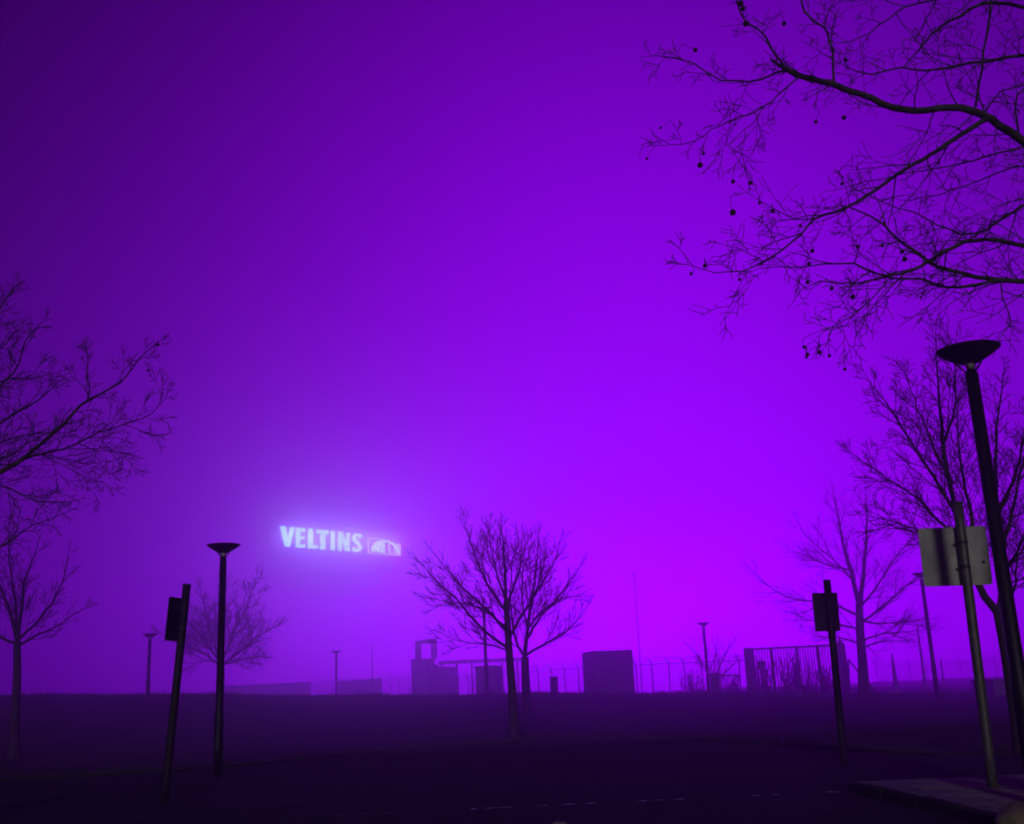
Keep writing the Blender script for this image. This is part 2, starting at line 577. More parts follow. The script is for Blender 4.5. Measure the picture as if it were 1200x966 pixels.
# --- the pair of bare trees in the middle
tw = dict(every=0.19, length=1.3, r=0.012, t0=0.10, ang=(18, 42), trop=0.055, wig=0.10)
t = traced_tree('bare_tree', 'dark bare tree in the middle, the nearer of the twin trees', 'bare trees on the lawn', 11, 33.0,
    [(603, 862), (601, 820), (597, 770), (595, 735), (593, 705)], 0.15, 0.085,
    [([(593, 706), (592, 675), (590, 645), (588, 618)], 0.3, 0.07, 0.012),
     ([(596, 760), (576, 746), (556, 727), (534, 702), (510, 680), (493, 660)], -0.8, 0.055, 0.010),
     ([(595, 742), (576, 720), (549, 695), (530, 675), (508, 648)], 0.9, 0.05, 0.010),
     ([(594, 718), (572, 686), (557, 652), (549, 628), (544, 612)], -0.5, 0.05, 0.010),
     ([(593, 704), (581, 668), (575, 640), (571, 618)], 1.0, 0.04, 0.009),
     ([(597, 748), (607, 728), (621, 706), (634, 676), (640, 645)], 0.8, 0.045, 0.009),
     ([(594, 708), (604, 682), (611, 655), (612, 632)], -0.8, 0.045, 0.009),
     ([(597, 763), (570, 755), (540, 752), (512, 740)], 1.3, 0.03, 0.007),
     ([(595, 735), (560, 712), (525, 705), (500, 700)], -1.6, 0.03, 0.007)],
    tw, kids=4)
t.finish()
tw5 = dict(tw, every=0.28, length=1.55, r=0.02)
t = traced_tree('bare_tree', 'paler bare tree just right of and behind its darker twin', 'bare trees on the lawn', 12, 40.0,
    [(618, 838), (616, 800), (615, 770)], 0.17, 0.14,
    [([(615, 772), (618, 742), (623, 702), (628, 665), (631, 628)], 0.5, 0.10, 0.014),
     ([(615, 770), (607, 757), (601, 735), (598, 700), (600, 660)], 0.9, 0.06, 0.012),
     ([(618, 748), (634, 722), (652, 703), (668, 680), (680, 664)], -0.9, 0.06, 0.012),
     ([(616, 768), (640, 754), (660, 743), (678, 726), (688, 712)], 0.7, 0.06, 0.011),
     ([(620, 735), (640, 712), (660, 701), (682, 699)], 1.5, 0.05, 0.010),
     ([(622, 705), (640, 675), (652, 652), (656, 636)], -1.2, 0.05, 0.010),
     ([(619, 740), (612, 705), (612, 670), (615, 636)], -1.4, 0.05, 0.010)],
    tw5, kids=4, rmin=0.007)
t.finish()
# --- tree beside the gate
twg = dict(every=0.32, length=1.8, r=0.022, t0=0.12, ang=(20, 46), trop=0.04, wig=0.11)
t = traced_tree('bare_tree', 'broad bare tree with level lower branches beside the gate', 'bare trees on the lawn', 13, 47.0,
    [(1014, 822), (1011, 780), (1008, 740), (1007, 708)], 0.24, 0.16,
    [([(1007, 709), (998, 672), (990, 644), (982, 606), (976, 578)], 0.6, 0.12, 0.015),
     ([(1008, 709), (1013, 662), (1016, 612), (1014, 572)], -0.5, 0.12, 0.015),
     ([(1007, 722), (985, 712), (960, 706), (930, 702), (905, 690), (880, 668)], 1.0, 0.07, 0.012),
     ([(1008, 738), (986, 733), (958, 728), (935, 727)], -1.0, 0.055, 0.012),
     ([(1009, 756), (988, 748), (965, 748), (948, 741)], 1.0, 0.05, 0.010),
     ([(1008, 728), (1030, 731), (1058, 728), (1088, 726)], 0.8, 0.055, 0.010),
     ([(1009, 752), (1030, 744), (1058, 741), (1086, 738)], -1.2, 0.055, 0.010),
     ([(1010, 760), (1034, 752), (1062, 751)], 1.3, 0.05, 0.010),
     ([(1008, 730), (1028, 716), (1058, 690), (1090, 664)], -0.6, 0.07, 0.012),
     ([(1008, 712), (1026, 690), (1048, 656), (1070, 628)], 1.0, 0.06, 0.012),
     ([(1000, 680), (975, 655), (945, 628), (935, 612)], -1.2, 0.05, 0.010),
     ([(997, 668), (970, 662), (940, 650), (918, 640)], 1.5, 0.05, 0.010)],
    twg, kids=4, rmin=0.006)
t.finish()
# --- left edge tree
t = traced_tree('bare_tree', 'dim bare tree standing at the left edge of the lawn', 'bare trees on the lawn', 14, 33.0,
    [(16, 890), (18, 840), (20, 790), (20, 752)], 0.16, 0.11,
    [([(20, 755), (25, 715), (30, 678), (44, 640)], 0.4, 0.08, 0.012),
     ([(20, 752), (12, 718), (0, 688), (-20, 655)], -0.6, 0.07, 0.012),
     ([(20, 758), (42, 745), (64, 735), (96, 714)], 0.6, 0.05, 0.010),
     ([(20, 745), (16, 690), (10, 645), (12, 615)], 0.9, 0.06, 0.010),
     ([(21, 750), (48, 724), (70, 690), (80, 650)], -0.8, 0.05, 0.010),
     ([(20, 756), (-10, 740), (-40, 715), (-60, 690)], 0.6, 0.05, 0.010)],
    dict(tw, every=0.24, length=1.15), kids=4)
t.finish()
# --- faint tree behind the left lamp
t = traced_tree('bare_tree', 'faint fog-veiled bare tree behind the slim lamp on the left', 'bare trees on the lawn', 15, 58.0,
    [(258, 822), (259, 800), (259, 778)], 0.24, 0.18,
    [([(259, 780), (276, 768), (300, 748), (326, 734)], 0.8, 0.09, 0.014),
     ([(259, 778), (276, 738), (292, 706), (300, 678)], -0.6, 0.10, 0.014),
     ([(258, 778), (246, 738), (238, 706), (234, 690)], 0.9, 0.10, 0.014),
     ([(258, 780), (232, 762), (210, 752), (190, 744)], -1.0, 0.08, 0.013),
     ([(259, 776), (262, 730), (262, 700), (258, 680)], 1.4, 0.10, 0.014),
     ([(259, 780), (284, 772), (304, 770)], -1.4, 0.07, 0.012),
     ([(258, 776), (226, 735), (215, 712)], 1.4, 0.08, 0.012)],
    dict(every=0.2, length=1.9, r=0.026, t0=0.08, ang=(20, 50), trop=0.04, wig=0.13), kids=5, rmin=0.011)
t.finish()
# --- small tree behind the crest
t = traced_tree('bare_tree', 'low vase-shaped bare tree by the lamp behind the crest', 'bare trees on the lawn', 16, 64.0,
    [(836, 812), (836, 806), (836, 800)], 0.14, 0.12,
    [([(836, 802), (846, 775), (856, 756), (866, 745)], 0.6, 0.06, 0.012),
     ([(836, 802), (824, 778), (812, 762), (800, 752)], -0.6, 0.06, 0.012),
     ([(836, 800), (838, 770), (840, 745)], 0.9, 0.06, 0.012),
     ([(836, 800), (828, 772), (824, 748)], -1.0, 0.05, 0.012),
     ([(836, 802), (852, 786), (870, 770)], 1.0, 0.05, 0.012)],
    dict(every=0.3, length=1.3, r=0.02, t0=0.12, ang=(18, 42), trop=0.06, wig=0.12), kids=3, rmin=0.009, levels=2)
t.finish()

# --- tree rising behind the right lamp
twr = dict(every=0.13, length=1.05, r=0.011, t0=0.12, ang=(20, 46), trop=0.04, wig=0.12)
t = traced_tree('bare_tree', 'tall bare tree rising behind the large sign panel and lamp', 'bare trees on the lawn', 17, 19.5,
    [(1197, 872), (1187, 810), (1177, 750), (1170, 716)], 0.135, 0.105,
    [([(1171, 720), (1155, 700), (1142, 674), (1130, 636), (1121, 602), (1112, 560), (1105, 518), (1099, 450), (1097, 398)], 0.6, 0.085, 0.010),
     ([(1122, 606), (1104, 575), (1084, 545), (1060, 505), (1036, 470), (1018, 446)], -0.8, 0.04, 0.008),
     ([(1128, 630), (1100, 610), (1070, 580), (1040, 561), (1002, 534)], 0.9, 0.035, 0.007),
     ([(1132, 640), (1100, 632), (1060, 616), (1020, 606)], -0.9, 0.03, 0.007),
     ([(1112, 560), (1092, 520), (1075, 478), (1062, 440)], 1.0, 0.035, 0.007),
     ([(1136, 655), (1138, 610), (1130, 560), (1122, 500), (1126, 455)], 1.0, 0.045, 0.008),
     ([(1172, 716), (1174, 670), (1172, 620), (1166, 560), (1168, 500), (1175, 440)], 0.8, 0.07, 0.009),
     ([(1173, 650), (1186, 600), (1200, 545), (1222, 490)], -0.5, 0.045, 0.009),
     ([(1172, 680), (1188, 655), (1206, 622), (1235, 590)], 0.7, 0.04, 0.008),
     ([(1174, 714), (1188, 692), (1191, 662), (1202, 636), (1225, 612)], -0.6, 0.030, 0.009),
     ([(1174, 690), (1200, 678), (1230, 676)], 0.5, 0.022, 0.009),
     ([(1170, 600), (1188, 560), (1204, 505), (1230, 470)], 1.2, 0.04, 0.008),
     ([(1105, 520), (1118, 480), (1120, 430), (1112, 400)], -1.0, 0.03, 0.007)],
    twr, kids=4, rmin=0.0045, levels=2)
t.finish()

# --- plane trees reaching into the picture from both sides, with hanging seed balls
BALL = None
def seed_balls(t, spots, dist, rng):
    global BALL
    if BALL is None:
        mb = MB()
        rr = random.Random(4)
        n, k = 10, 7
        prof = []
        for i in range(k + 1):
            a = pi * i / k
            prof.append((max(0.02, sin(a)), -cos(a)))
        mb.lathe(prof, n)
        mb.v = [p * rr.uniform(0.88, 1.1) for p in mb.v]
        BALL = mb.mesh('seed_ball', True)
    for px, py, dpx in spots:
        c = P(px, py, dist)
        view = (c - EYE).normalized()
        best, bd = None, 1e9
        for q in t.nodes:                       # nearest twig as the eye sees it, above the ball
            w = q - EYE
            along = w.dot(view)
            off = (w - view * along).length
            pen = off + (0.6 if q.z < (EYE + view * along).z + 0.01 else 0) + 0.02 * abs(along - (c - EYE).length)
            if pen < bd:
                best, bd = q, pen
        if best is None:
            continue
        c = EYE + view * (best - EYE).dot(view)
        if best.z < c.z + 0.03:
            c = best - Vector((0, 0, 0.07))
        if (best - c).length > 0.13:
            c = best + (c - best).normalized() * 0.13
        o = link('seed_ball', BALL, 'seed', t.root)
        r = dpx * 0.42 * (c - EYE).length / FPX
        o.location = c - t.base
        o.scale = (r, r, r)
        d = best - c
        mid = c + d * 0.5 + Vector((rng.uniform(-0.01, 0.01), 0, -0.01))
        MB().tube([c + d * 0.02 - t.base, mid - t.base, best - t.base], [0.0026, 0.0022, 0.0028], 4).build('seed_stalk', 'seed', t.root)

DR = 9.6
b = ground_at(1400, 930, DR)
t = Tree('plane_tree', (b.x, b.y, 0.0), 'plane tree whose twisting boughs and seed balls overhang the upper right', 'plane trees at the sides', 31, 'plane_bark')
t.kids, t.rmin = 3, 0.0030
bx = Vector((b.x, b.y, 0.1))
fork1 = P(1330, 372, DR)
fork2 = P(1318, 240, DR)
sp = [Vector(q) for q in catmull([tuple(bx - Vector((0, 0, 0.2))), tuple(bx + Vector((0, 0, 0.15))), tuple(P(1368, 700, DR)), tuple(fork1), tuple(fork2), tuple(P(1312, 60, DR)), tuple(P(1300, -160, DR))], 0.25)]
t.trunk.tube([q - t.base for q in sp], [0.30 * (1 - 0.75 * i / (len(sp) - 1)) * (1 + 0.5 * exp(-max(0, q.z) / 0.25)) for i, q in enumerate(sp)], 12)
def PD(pts, d0, d1): return PX(pts, d0, d1)
LIMBS = [
    # points, depth start, depth end, radius start, end
    ([(1318, 250), (1255, 195), (1200, 165), (1160, 140), (1128, 128), (1060, 128), (1010, 112), (975, 98), (935, 88), (922, 81)], 9.6, 8.6, 0.085, 0.032),
    ([(922, 81), (892, 92), (846, 95), (813, 73), (772, 65), (762, 66)], 8.6, 8.3, 0.020, 0.005),
    ([(922, 81), (903, 55), (890, 36), (874, 26), (862, -6), (850, -40)], 8.6, 8.9, 0.022, 0.008),
    ([(940, 89), (895, 125), (866, 138), (833, 153), (814, 165), (786, 170), (770, 161)], 8.72, 8.0, 0.016, 0.004),
    ([(895, 125), (884, 144), (860, 162), (856, 172), (866, 190), (876, 202)], 8.4, 8.2, 0.009, 0.0035),
    ([(978, 99), (975, 60), (966, 32), (943, 13), (940, -30)], 8.84, 9.2, 0.022, 0.012),
    ([(966, 32), (972, 12), (985, -10)], 8.95, 8.7, 0.010, 0.006),
    ([(1156, 140), (1140, 150), (1100, 176), (1050, 206), (1015, 230), (981, 247), (955, 257), (930, 283), (905, 303), (870, 317), (836, 320), (812, 311), (800, 296)], 9.25, 7.9, 0.045, 0.004),
    ([(955, 257), (930, 258), (905, 244), (888, 236), (875, 225)], 8.35, 8.1, 0.011, 0.003),
    ([(918, 292), (890, 291), (872, 284)], 8.15, 8.0, 0.008, 0.003),
    ([(1330, 365), (1260, 338), (1200, 329), (1160, 327), (1115, 318), (1088, 308), (1060, 285), (1022, 255), (995, 243)], 9.6, 8.8, 0.075, 0.008),
    ([(1320, 300), (1260, 292), (1200, 287), (1155, 280), (1108, 293), (1072, 316), (1030, 323), (1000, 310), (965, 309), (930, 313), (890, 315)], 9.6, 8.4, 0.06, 0.004),
    ([(1172, 329), (1110, 337), (1082, 328), (1040, 326), (1000, 333), (962, 330), (940, 340), (930, 353)], 9.2, 8.7, 0.03, 0.004),
    ([(1318, 200), (1240, 220), (1200, 240), (1168, 262), (1140, 275), (1110, 269), (1070, 249), (1035, 238), (1018, 229)], 9.6, 10.2, 0.04, 0.006),
    ([(1130, 322), (1105, 345), (1070, 372), (1058, 380)], 9.0, 9.4, 0.012, 0.004),
    ([(1040, 330), (1010, 362), (985, 378), (965, 388), (950, 402)], 8.7, 8.3, 0.013, 0.003),
    ([(1010, 362), (985, 372), (978, 383), (955, 390)], 8.5, 8.6, 0.008, 0.003),
    ([(1060, 320), (1030, 350), (1003, 395)], 9.0, 8.8, 0.008, 0.003),
    ([(1173, 332), (1175, 350), (1182, 366), (1184, 380), (1172, 398), (1166, 410)], 9.25, 9.1, 0.014, 0.004),
    ([(1318, 150), (1250, 172), (1200, 172), (1140, 188), (1100, 196), (1050, 206), (1000, 216), (975, 224)], 9.6, 9.9, 0.03, 0.004),
    ([(1320, 110), (1250, 70), (1200, 66), (1152, 72), (1100, 82), (1058, 80), (1020, 87), (992, 79)], 9.6, 10.0, 0.05, 0.008),
    ([(1058, 80), (1080, 55), (1100, 32), (1125, 18), (1152, 5), (1200, 8), (1260, 20), (1318, 60)], 10.0, 9.6, 0.012, 0.035),
    ([(1310, 0), (1220, -18), (1140, -6), (1084, 1), (1050, 15), (1020, 38), (998, 48), (985, 50)], 9.6, 8.9, 0.04, 0.006),
    ([(1143, 126), (1150, 80), (1156, 45), (1161, 0), (1168, -60)], 9.2, 8.8, 0.022, 0.012),
    ([(1152, 137), (1172, 108), (1195, 100), (1230, 90)], 9.25, 8.7, 0.014, 0.008),
    ([(1194, 161), (1190, 122), (1198, 105), (1215, 80)], 9.37, 9.8, 0.02, 0.01),
    ([(1310, 130), (1240, 200), (1190, 195), (1150, 212), (1100, 228), (1060, 235)], 9.7, 10.6, 0.025, 0.006),
    ([(1090, 308), (1120, 290), (1150, 272), (1200, 240)], 9.0, 9.9, 0.010, 0.014),
    ([(1100, 300), (1092, 280), (1078, 262)], 9.2, 9.5, 0.009, 0.004),
]
for k, (pts, d0, d1, r0, r1) in enumerate(LIMBS):
    mb = MB()
    r0, r1 = r0 * 0.56, r1 * 0.8
    s_ = t.limb(PX(pts, d0, d1), r0, r1, mb, 8 if r0 > 0.02 else 6, wob=0.011, step=0.11)
    mb.build('bough', 'plane_bark', t.root, smooth=True)
    big = r0 > 0.02
    t.dress(s_, every=0.21 if big else 0.165, length=0.85 if big else 0.45, r=0.009 if big else 0.006, levels=2, t0=0.10, ang=(28, 62), trop=-0.004, wig=0.22, grow_out=0.55, tip=0.25)
seed_balls(t, [(868, 4, 8), (878, 3, 7), (871, 24, 8), (923, 23, 6), (824, 63, 6), (820, 188, 8), (822, 175, 5), (859, 213, 6), (876, 208, 6), (774, 150, 4), (758, 186, 4), (860, 257, 9), (887, 232, 5), (896, 242, 6),
    (822, 306, 6), (810, 321, 5), (868, 320, 5), (950, 288, 6), (952, 302, 5), (938, 265, 5), (936, 402, 5), (935, 409, 5), (949, 408, 6), (955, 407, 6), (974, 409, 5), (987, 426, 5), (985, 210, 5), (1000, 341, 7),
    (989, 67, 5), (989, 138, 6), (956, 143, 5), (1004, 283, 6), (1057, 295, 6), (1032, 282, 5), (1096, 185, 4), (1060, 304, 7), (1037, 254, 4), (932, 415, 4), (947, 325, 6), (972, 332, 6)], 8.8, random.Random(2))
t.finish()

DL = 13.5
b = ground_at(-190, 905, DL)
t = Tree('plane_tree', (b.x, b.y, 0.0), 'plane tree whose twig-laden boughs reach in from the left side', 'plane trees at the sides', 37, 'plane_bark')
t.kids, t.rmin = 4, 0.003
sp = [Vector(q) for q in catmull([(b.x, b.y, -0.1), (b.x, b.y, 0.2), tuple(P(-170, 760, DL)), tuple(P(-150, 640, DL)), tuple(P(-140, 520, DL)), tuple(P(-132, 380, DL)), tuple(P(-130, 240, DL))], 0.25)]
t.trunk.tube([q - t.base for q in sp], [0.24 * (1 - 0.75 * i / (len(sp) - 1)) * (1 + 0.5 * exp(-max(0, q.z) / 0.25)) for i, q in enumerate(sp)], 12)
LIMBS = [
    ([(-150, 650), (-60, 592), (0, 553), (30, 535), (60, 511), (84, 486), (105, 468), (130, 455), (150, 440), (162, 420), (184, 402)], 13.5, 13.0, 0.075, 0.006),
    ([(30, 536), (60, 530), (90, 520), (130, 502), (168, 491), (186, 474), (190, 456)], 13.2, 12.7, 0.022, 0.005),
    ([(104, 468), (103, 440), (102, 415)], 13.15, 13.0, 0.012, 0.005),
    ([(92, 520), (115, 528), (150, 533)], 12.95, 12.6, 0.010, 0.004),
    ([(40, 530), (75, 546), (100, 558), (125, 568)], 13.2, 13.4, 0.012, 0.004),
    ([(-145, 600), (-60, 535), (0, 496), (28, 478), (52, 464), (70, 446)], 13.5, 13.9, 0.05, 0.007),
    ([(-140, 540), (-60, 470), (0, 450), (22, 425), (30, 400), (47, 380)], 13.5, 13.2, 0.045, 0.007),
    ([(-135, 440), (-60, 400), (-10, 372), (6, 350), (16, 338)], 13.5, 13.8, 0.04, 0.009),
    ([(-145, 590), (-60, 560), (0, 540), (40, 515), (68, 500)], 13.5, 12.6, 0.04, 0.005),
    ([(-60, 575), (0, 568), (35, 585), (60, 589), (82, 588)], 13.3, 13.0, 0.022, 0.006),
    ([(-155, 700), (-60, 660), (0, 640), (40, 616), (74, 602)], 13.5, 14.1, 0.04, 0.007),
    ([(-140, 520), (-60, 480), (0, 448), (40, 442), (68, 436)], 13.5, 14.3, 0.035, 0.005),
    ([(-145, 610), (-60, 565), (0, 520), (45, 508), (90, 505)], 13.5, 14.5, 0.035, 0.005),
    ([(-140, 500), (-60, 440), (0, 410), (20, 385)], 13.5, 14.6, 0.035, 0.005),
]
for pts, d0, d1, r0, r1 in LIMBS:
    mb = MB()
    r0, r1 = r0 * 0.75, r1 * 0.8
    s_ = t.limb(PX(pts, d0, d1), r0, r1, mb, 6, wob=0.014, step=0.13)
    mb.build('bough', 'plane_bark', t.root, smooth=True)
    t.dress(s_, every=0.17, length=0.8, r=0.008, levels=2, t0=0.3 if pts[0][0] < -30 else 0.1, ang=(22, 52), trop=0.025, wig=0.16, grow_out=0.65, tip=0.25)
seed_balls(t, [(186, 401, 5), (173, 429, 4)], 13.0, random.Random(3))
t.finish()

# --- thicket behind the gate
def shrub(px, d, top_py, spread, label, seed):
    b = ground_at(px, 812, d)
    t = Tree('shrub', b, label, 'shrubs behind the gate', seed)
    t.root['category'] = 'shrub'
    t.kids, t.rmin = 3, 0.010
    h = P(px, top_py, d).z - b.z
    for k in range(20):
        a = t.rng.uniform(0, 6.28)
        o = b + Vector((cos(a), sin(a), 0)) * t.rng.uniform(0, spread)
        o.z = b.z - 0.05
        hh = h * t.rng.uniform(0.6, 1.0)
        lean = Vector((cos(a), sin(a), 0)) * hh * t.rng.uniform(0.05, 0.3)
        s_ = t.limb([o, o + Vector((0, 0, hh * 0.5)) + lean * 0.4, o + Vector((0, 0, hh)) + lean], 0.03, 0.01, None, 4, wob=0.02)
        t.dress(s_, every=0.28, length=0.55, r=0.016, levels=1, t0=0.1, ang=(20, 50), trop=0.08, wig=0.15)
    t.finish()
shrub(898, 60.5, 772, 0.45, 'leafless shrub behind the gate bay beside the thick left post', 51)
shrub(925, 60.0, 766, 0.5, 'dense leafless shrub behind the middle of the gate', 52)
shrub(945, 61.5, 770, 0.5, 'leafless shrub behind the gate, next left of its right bay', 53)
shrub(968, 60.5, 782, 0.4, 'lowest leafless shrub, behind the right bay of the gate', 54)
shrub(812, 66.0, 786, 0.5, 'scrubby leafless bush below the vase-shaped tree, left of the lamp', 55)
shrub(856, 63.0, 790, 0.5, 'scrubby leafless bush behind the barrier arm', 56)

# ------------------------------------------------------------------ lamps
def lamp_meshes():
    pole = None
    d = {}
    d['bowl'] = MB().lathe([(0.085, -0.165), (0.12, -0.150), (0.20, -0.105), (0.28, -0.055), (0.335, -0.012), (0.340, 0.0), (0.332, 0.004), (0.25, 0.012), (0.10, 0.020), (0.005, 0.022)], 36).mesh('bowl', True)
    d['rim'] = MB().lathe([(0.334, -0.010), (0.347, -0.006), (0.350, 0.003), (0.342, 0.008), (0.328, 0.006)], 36).mesh('rim', True)
    d['lamp_glass'] = MB().lathe([(0.035, -0.24), (0.045, -0.235), (0.05, -0.166), (0.04, -0.160)], 16).mesh('lamp_glass', True)
    d['collar'] = MB().lathe([(0.062, -0.33), (0.066, -0.325), (0.066, -0.275), (0.05, -0.262), (0.045, -0.245), (0.02, -0.240)], 20).mesh('collar', True)
    a = Vector((0.046, 0, -0.262))
    e = Vector((0.150, 0, -0.137))
    d['strut'] = MB().tube([a, a.lerp(e, 0.5) + Vector((0.004, 0, -0.006)), e], [0.013, 0.011, 0.012], 6).mesh('strut', True)
    return d
LM = lamp_meshes()
def lamp(top_px, top_py, dist, label, s=1.0, fat=1.0):
    tp = P(top_px, top_py, dist)
    b = Vector((tp.x, tp.y, terrain(tp.x, tp.y)))
    r = empty('street_lamp', b, label, 'lamp', 'bowl-topped street lamps')
    H = tp.z - b.z
    k = 0.074 * s
    MB().lathe([(k * 1.25 * fat, -0.05), (k * 1.25 * fat, H * 0.27), (k * 1.2 * fat, H * 0.275), (k * 1.05 * fat, H * 0.28), (k * 0.95, H - 0.29 * s)], 16).build('pole', 'lamp_metal', r, True)
    MB().lathe([(0.16 * s, -0.03), (0.16 * s, 0.015), (0.15 * s, 0.022), (0.10 * s, 0.026), (0.09 * s, 0.05)], 16).build('base_flange', 'lamp_metal', r, True)
    MB().box((-0.04 * s, -k * 1.25 * fat - 0.006, H * 0.12), (0.04 * s, -k * 1.1 * fat, H * 0.12 + 0.28 * s), bev=0.004).build('access_door', 'lamp_metal', r)
    for nme in ('collar', 'lamp_glass', 'bowl'):
        o = link(nme, LM[nme], 'lamp_glass' if nme == 'lamp_glass' else 'lamp_metal', r)
        o.location = (0, 0, H)
        o.scale = (s, s, s)
        if nme == 'bowl':
            link('rim', LM['rim'], 'lamp_metal', o)
    for q in range(4):
        o = link('strut', LM['strut'], 'lamp_metal', r)
        o.location = (0, 0, H)
        o.scale = (s, s, s)
        o.rotation_euler = (0, 0, pi / 4 + q * pi / 2)
    return r
lamp(262, 639, 22.5, 'slim dark street lamp with a wide bowl, standing below the lit letters')
lamp(1134, 410, 11.6, 'nearest and largest street lamp, its bowl overlapping the plane branches', fat=1.0)
lamp(567, 712, 50.0, 'street lamp against the left branches of the twin trees')
lamp(824, 730, 57.0, 'street lamp between the dark container and the gate')
lamp(394, 763, 68.0, 'small distant street lamp left of the portal frame building', s=0.95)
lamp(176, 743, 47.0, 'faint street lamp in the fog at far left', s=0.95)
lamp(1079, 672, 44.0, 'street lamp just left of the large sign panel')

# ------------------------------------------------------------------ signs on posts
def sign_post(name, label, top, base, dist, r, panel, yaw, mat_back, cat='sign', ground=None, post_mat='galvanised'):
    """panel = (centre px, py, width m, height m)"""
    tp, bp = P(top[0], top[1], dist), P(base[0], base[1], dist)
    gz = terrain(bp.x, bp.y) if ground is None else ground
    bp = Vector((bp.x, bp.y, gz))
    root = empty(name, bp, label, cat, 'traffic signs seen from behind')
    t_ = tp - bp
    n = 9
    MB().tube([t_ * (i / (n - 1)) - Vector((0, 0, 0.15 if i == 0 else 0)) for i in range(n)], [r] * n, 14).build('post', post_mat, root, True)
    ax = t_.normalized()
    MB().tube([t_ - ax * 0.01, t_ + ax * 0.02], [r * 1.08, r * 1.04], 14).build('post_cap', 'paint_dark', root)
    px, py, w, h = panel
    c = P(px, py, dist) - bp
    along = c.dot(ax)
    c0 = ax * along
    # panel frame: x along the panel, z up the post, y away from the camera side
    X = Vector((cos(yaw), sin(yaw), 0))
    X = (X - ax * X.dot(ax)).normalized()
    Y = ax.cross(X).normalized()
    off = (c - c0).dot(X)
    mt = Matrix(((X.x, Y.x, ax.x, c0.x), (X.y, Y.y, ax.y, c0.y), (X.z, Y.z, ax.z, c0.z), (0, 0, 0, 1)))
    rr = min(w, h) * 0.055
    def rounded(w_, h_, rad):
        o = []
        for cx, cz, a0 in ((w_ / 2 - rad, h_ / 2 - rad, 0), (-w_ / 2 + rad, h_ / 2 - rad, pi / 2), (-w_ / 2 + rad, -h_ / 2 + rad, pi), (w_ / 2 - rad, -h_ / 2 + rad, 3 * pi / 2)):
            for k in range(4):
                a = a0 + pi / 2 * k / 3
                o.append((off + cx + rad * cos(a), cz + rad * sin(a)))
        return o
    pn = MB().prism(rounded(w, h, rr), r + 0.022, r + 0.026, mt).build('panel', mat_back, root)
    MB().prism(rounded(w - 0.004, h - 0.004, rr), r + 0.027, r + 0.0285, mt).build('panel_face', 'sign_face', pn)
    fr = MB()
    ol, il = rounded(w + 0.006, h + 0.006, rr), rounded(w - 0.012, h - 0.012, rr * 0.9)
    k = len(ol)
    for y0 in (r + 0.014, r + 0.030):
        pass
    vs_ = [mt @ Vector((x, y, z)) for y in (r + 0.012, r + 0.031) for x, z in ol] + [mt @ Vector((x, y, z)) for y in (r + 0.012, r + 0.031) for x, z in il]
    fs = []
    for i in range(k):
        j = (i + 1) % k
        fs += [(i, j, k + j, k + i), (2 * k + j, 2 * k + i, 3 * k + i, 3 * k + j), (j, i, 2 * k + i, 2 * k + j), (k + i, k + j, 3 * k + j, 3 * k + i)]
    fr.add(vs_, fs)
    fr.build('panel_edge', mat_back, pn)
    for zz in (0.22, -0.20):
        cl = MB()
        ring = [Vector((cos(a) * (r + 0.004), sin(a) * (r + 0.004), 0)) for a in [2 * pi * i / 14 for i in range(14)]]
        for hh in (-0.018, 0.018):
            pass
        v = [mt @ (q + Vector((0, 0, h * zz - 0.018))) for q in ring] + [mt @ (q + Vector((0, 0, h * zz + 0.018))) for q in ring]
        cl.add(v, [(i, (i + 1) % 14, 14 + (i + 1) % 14, 14 + i) for i in range(14)])
        cl.box((-0.05, r - 0.004, h * zz - 0.016), (0.05, r + 0.021, h * zz + 0.016), mt)
        cl.box((-r - 0.03, -0.008, h * zz - 0.014), (-r + 0.002, 0.008, h * zz + 0.014), mt)
        cl.build('clamp', 'steel_dark', root)
    return root, mt, pn, off
big, mt, pn, off = sign_post('traffic_sign', 'large grey sign panel seen from behind beside the nearest lamp', (1122, 590), (1162, 913), 13.3, 0.061, (1121, 651, 0.80, 0.72), radians(-9), 'sign_back', ground=0.12)
sticker = MB().lathe([(0.028, 0), (0.028, 0.002)], 14)
hole = MB()
hole.add([mt @ Vector((0.24 + 0.021 * cos(a), 0.061 + 0.019, -0.085 + 0.021 * sin(a))) for a in [2 * pi * i / 12 for i in range(12)]] + [mt @ Vector((0.24 + 0.016 * cos(a), 0.061 + 0.012, -0.085 + 0.016 * sin(a))) for a in [2 * pi * i / 12 for i in range(12)]],
         [(i, (i + 1) % 12, 12 + (i + 1) % 12, 12 + i) for i in range(12)] + [tuple(range(12, 24))])
hole.build('bolt', 'post_dark', pn)
sign_post('traffic_sign', 'small upright sign panel on a post in front of the gate', (969, 681), (988, 884), 19.0, 0.062, (970, 717, 0.44, 0.66), radians(4), 'post_dark', post_mat='post_dark')
sign_post('traffic_sign', 'leaning post with a sign panel turned nearly edge-on at left', (219, 686), (193, 920), 17.5, 0.064, (205, 726, 0.52, 0.68), radians(72), 'post_dark', post_mat='post_dark')

# small notice on a stake by the gate
tp = P(891, 776, 56.5)
b = Vector((tp.x, tp.y, terrain(tp.x, tp.y)))
r = empty('notice_sign', b, 'tiny square notice on a stake in front of the gate', 'sign')
h = tp.z - b.z
MB().box((-0.04, -0.03, -0.1), (0.04, 0.03, h), bev=0.008).build('stake', 'post_dark', r)
MB().box((-0.19, -0.05, h - 0.36), (0.19, -0.032, h + 0.04), bev=0.008).build('panel', 'paint_dark', r)

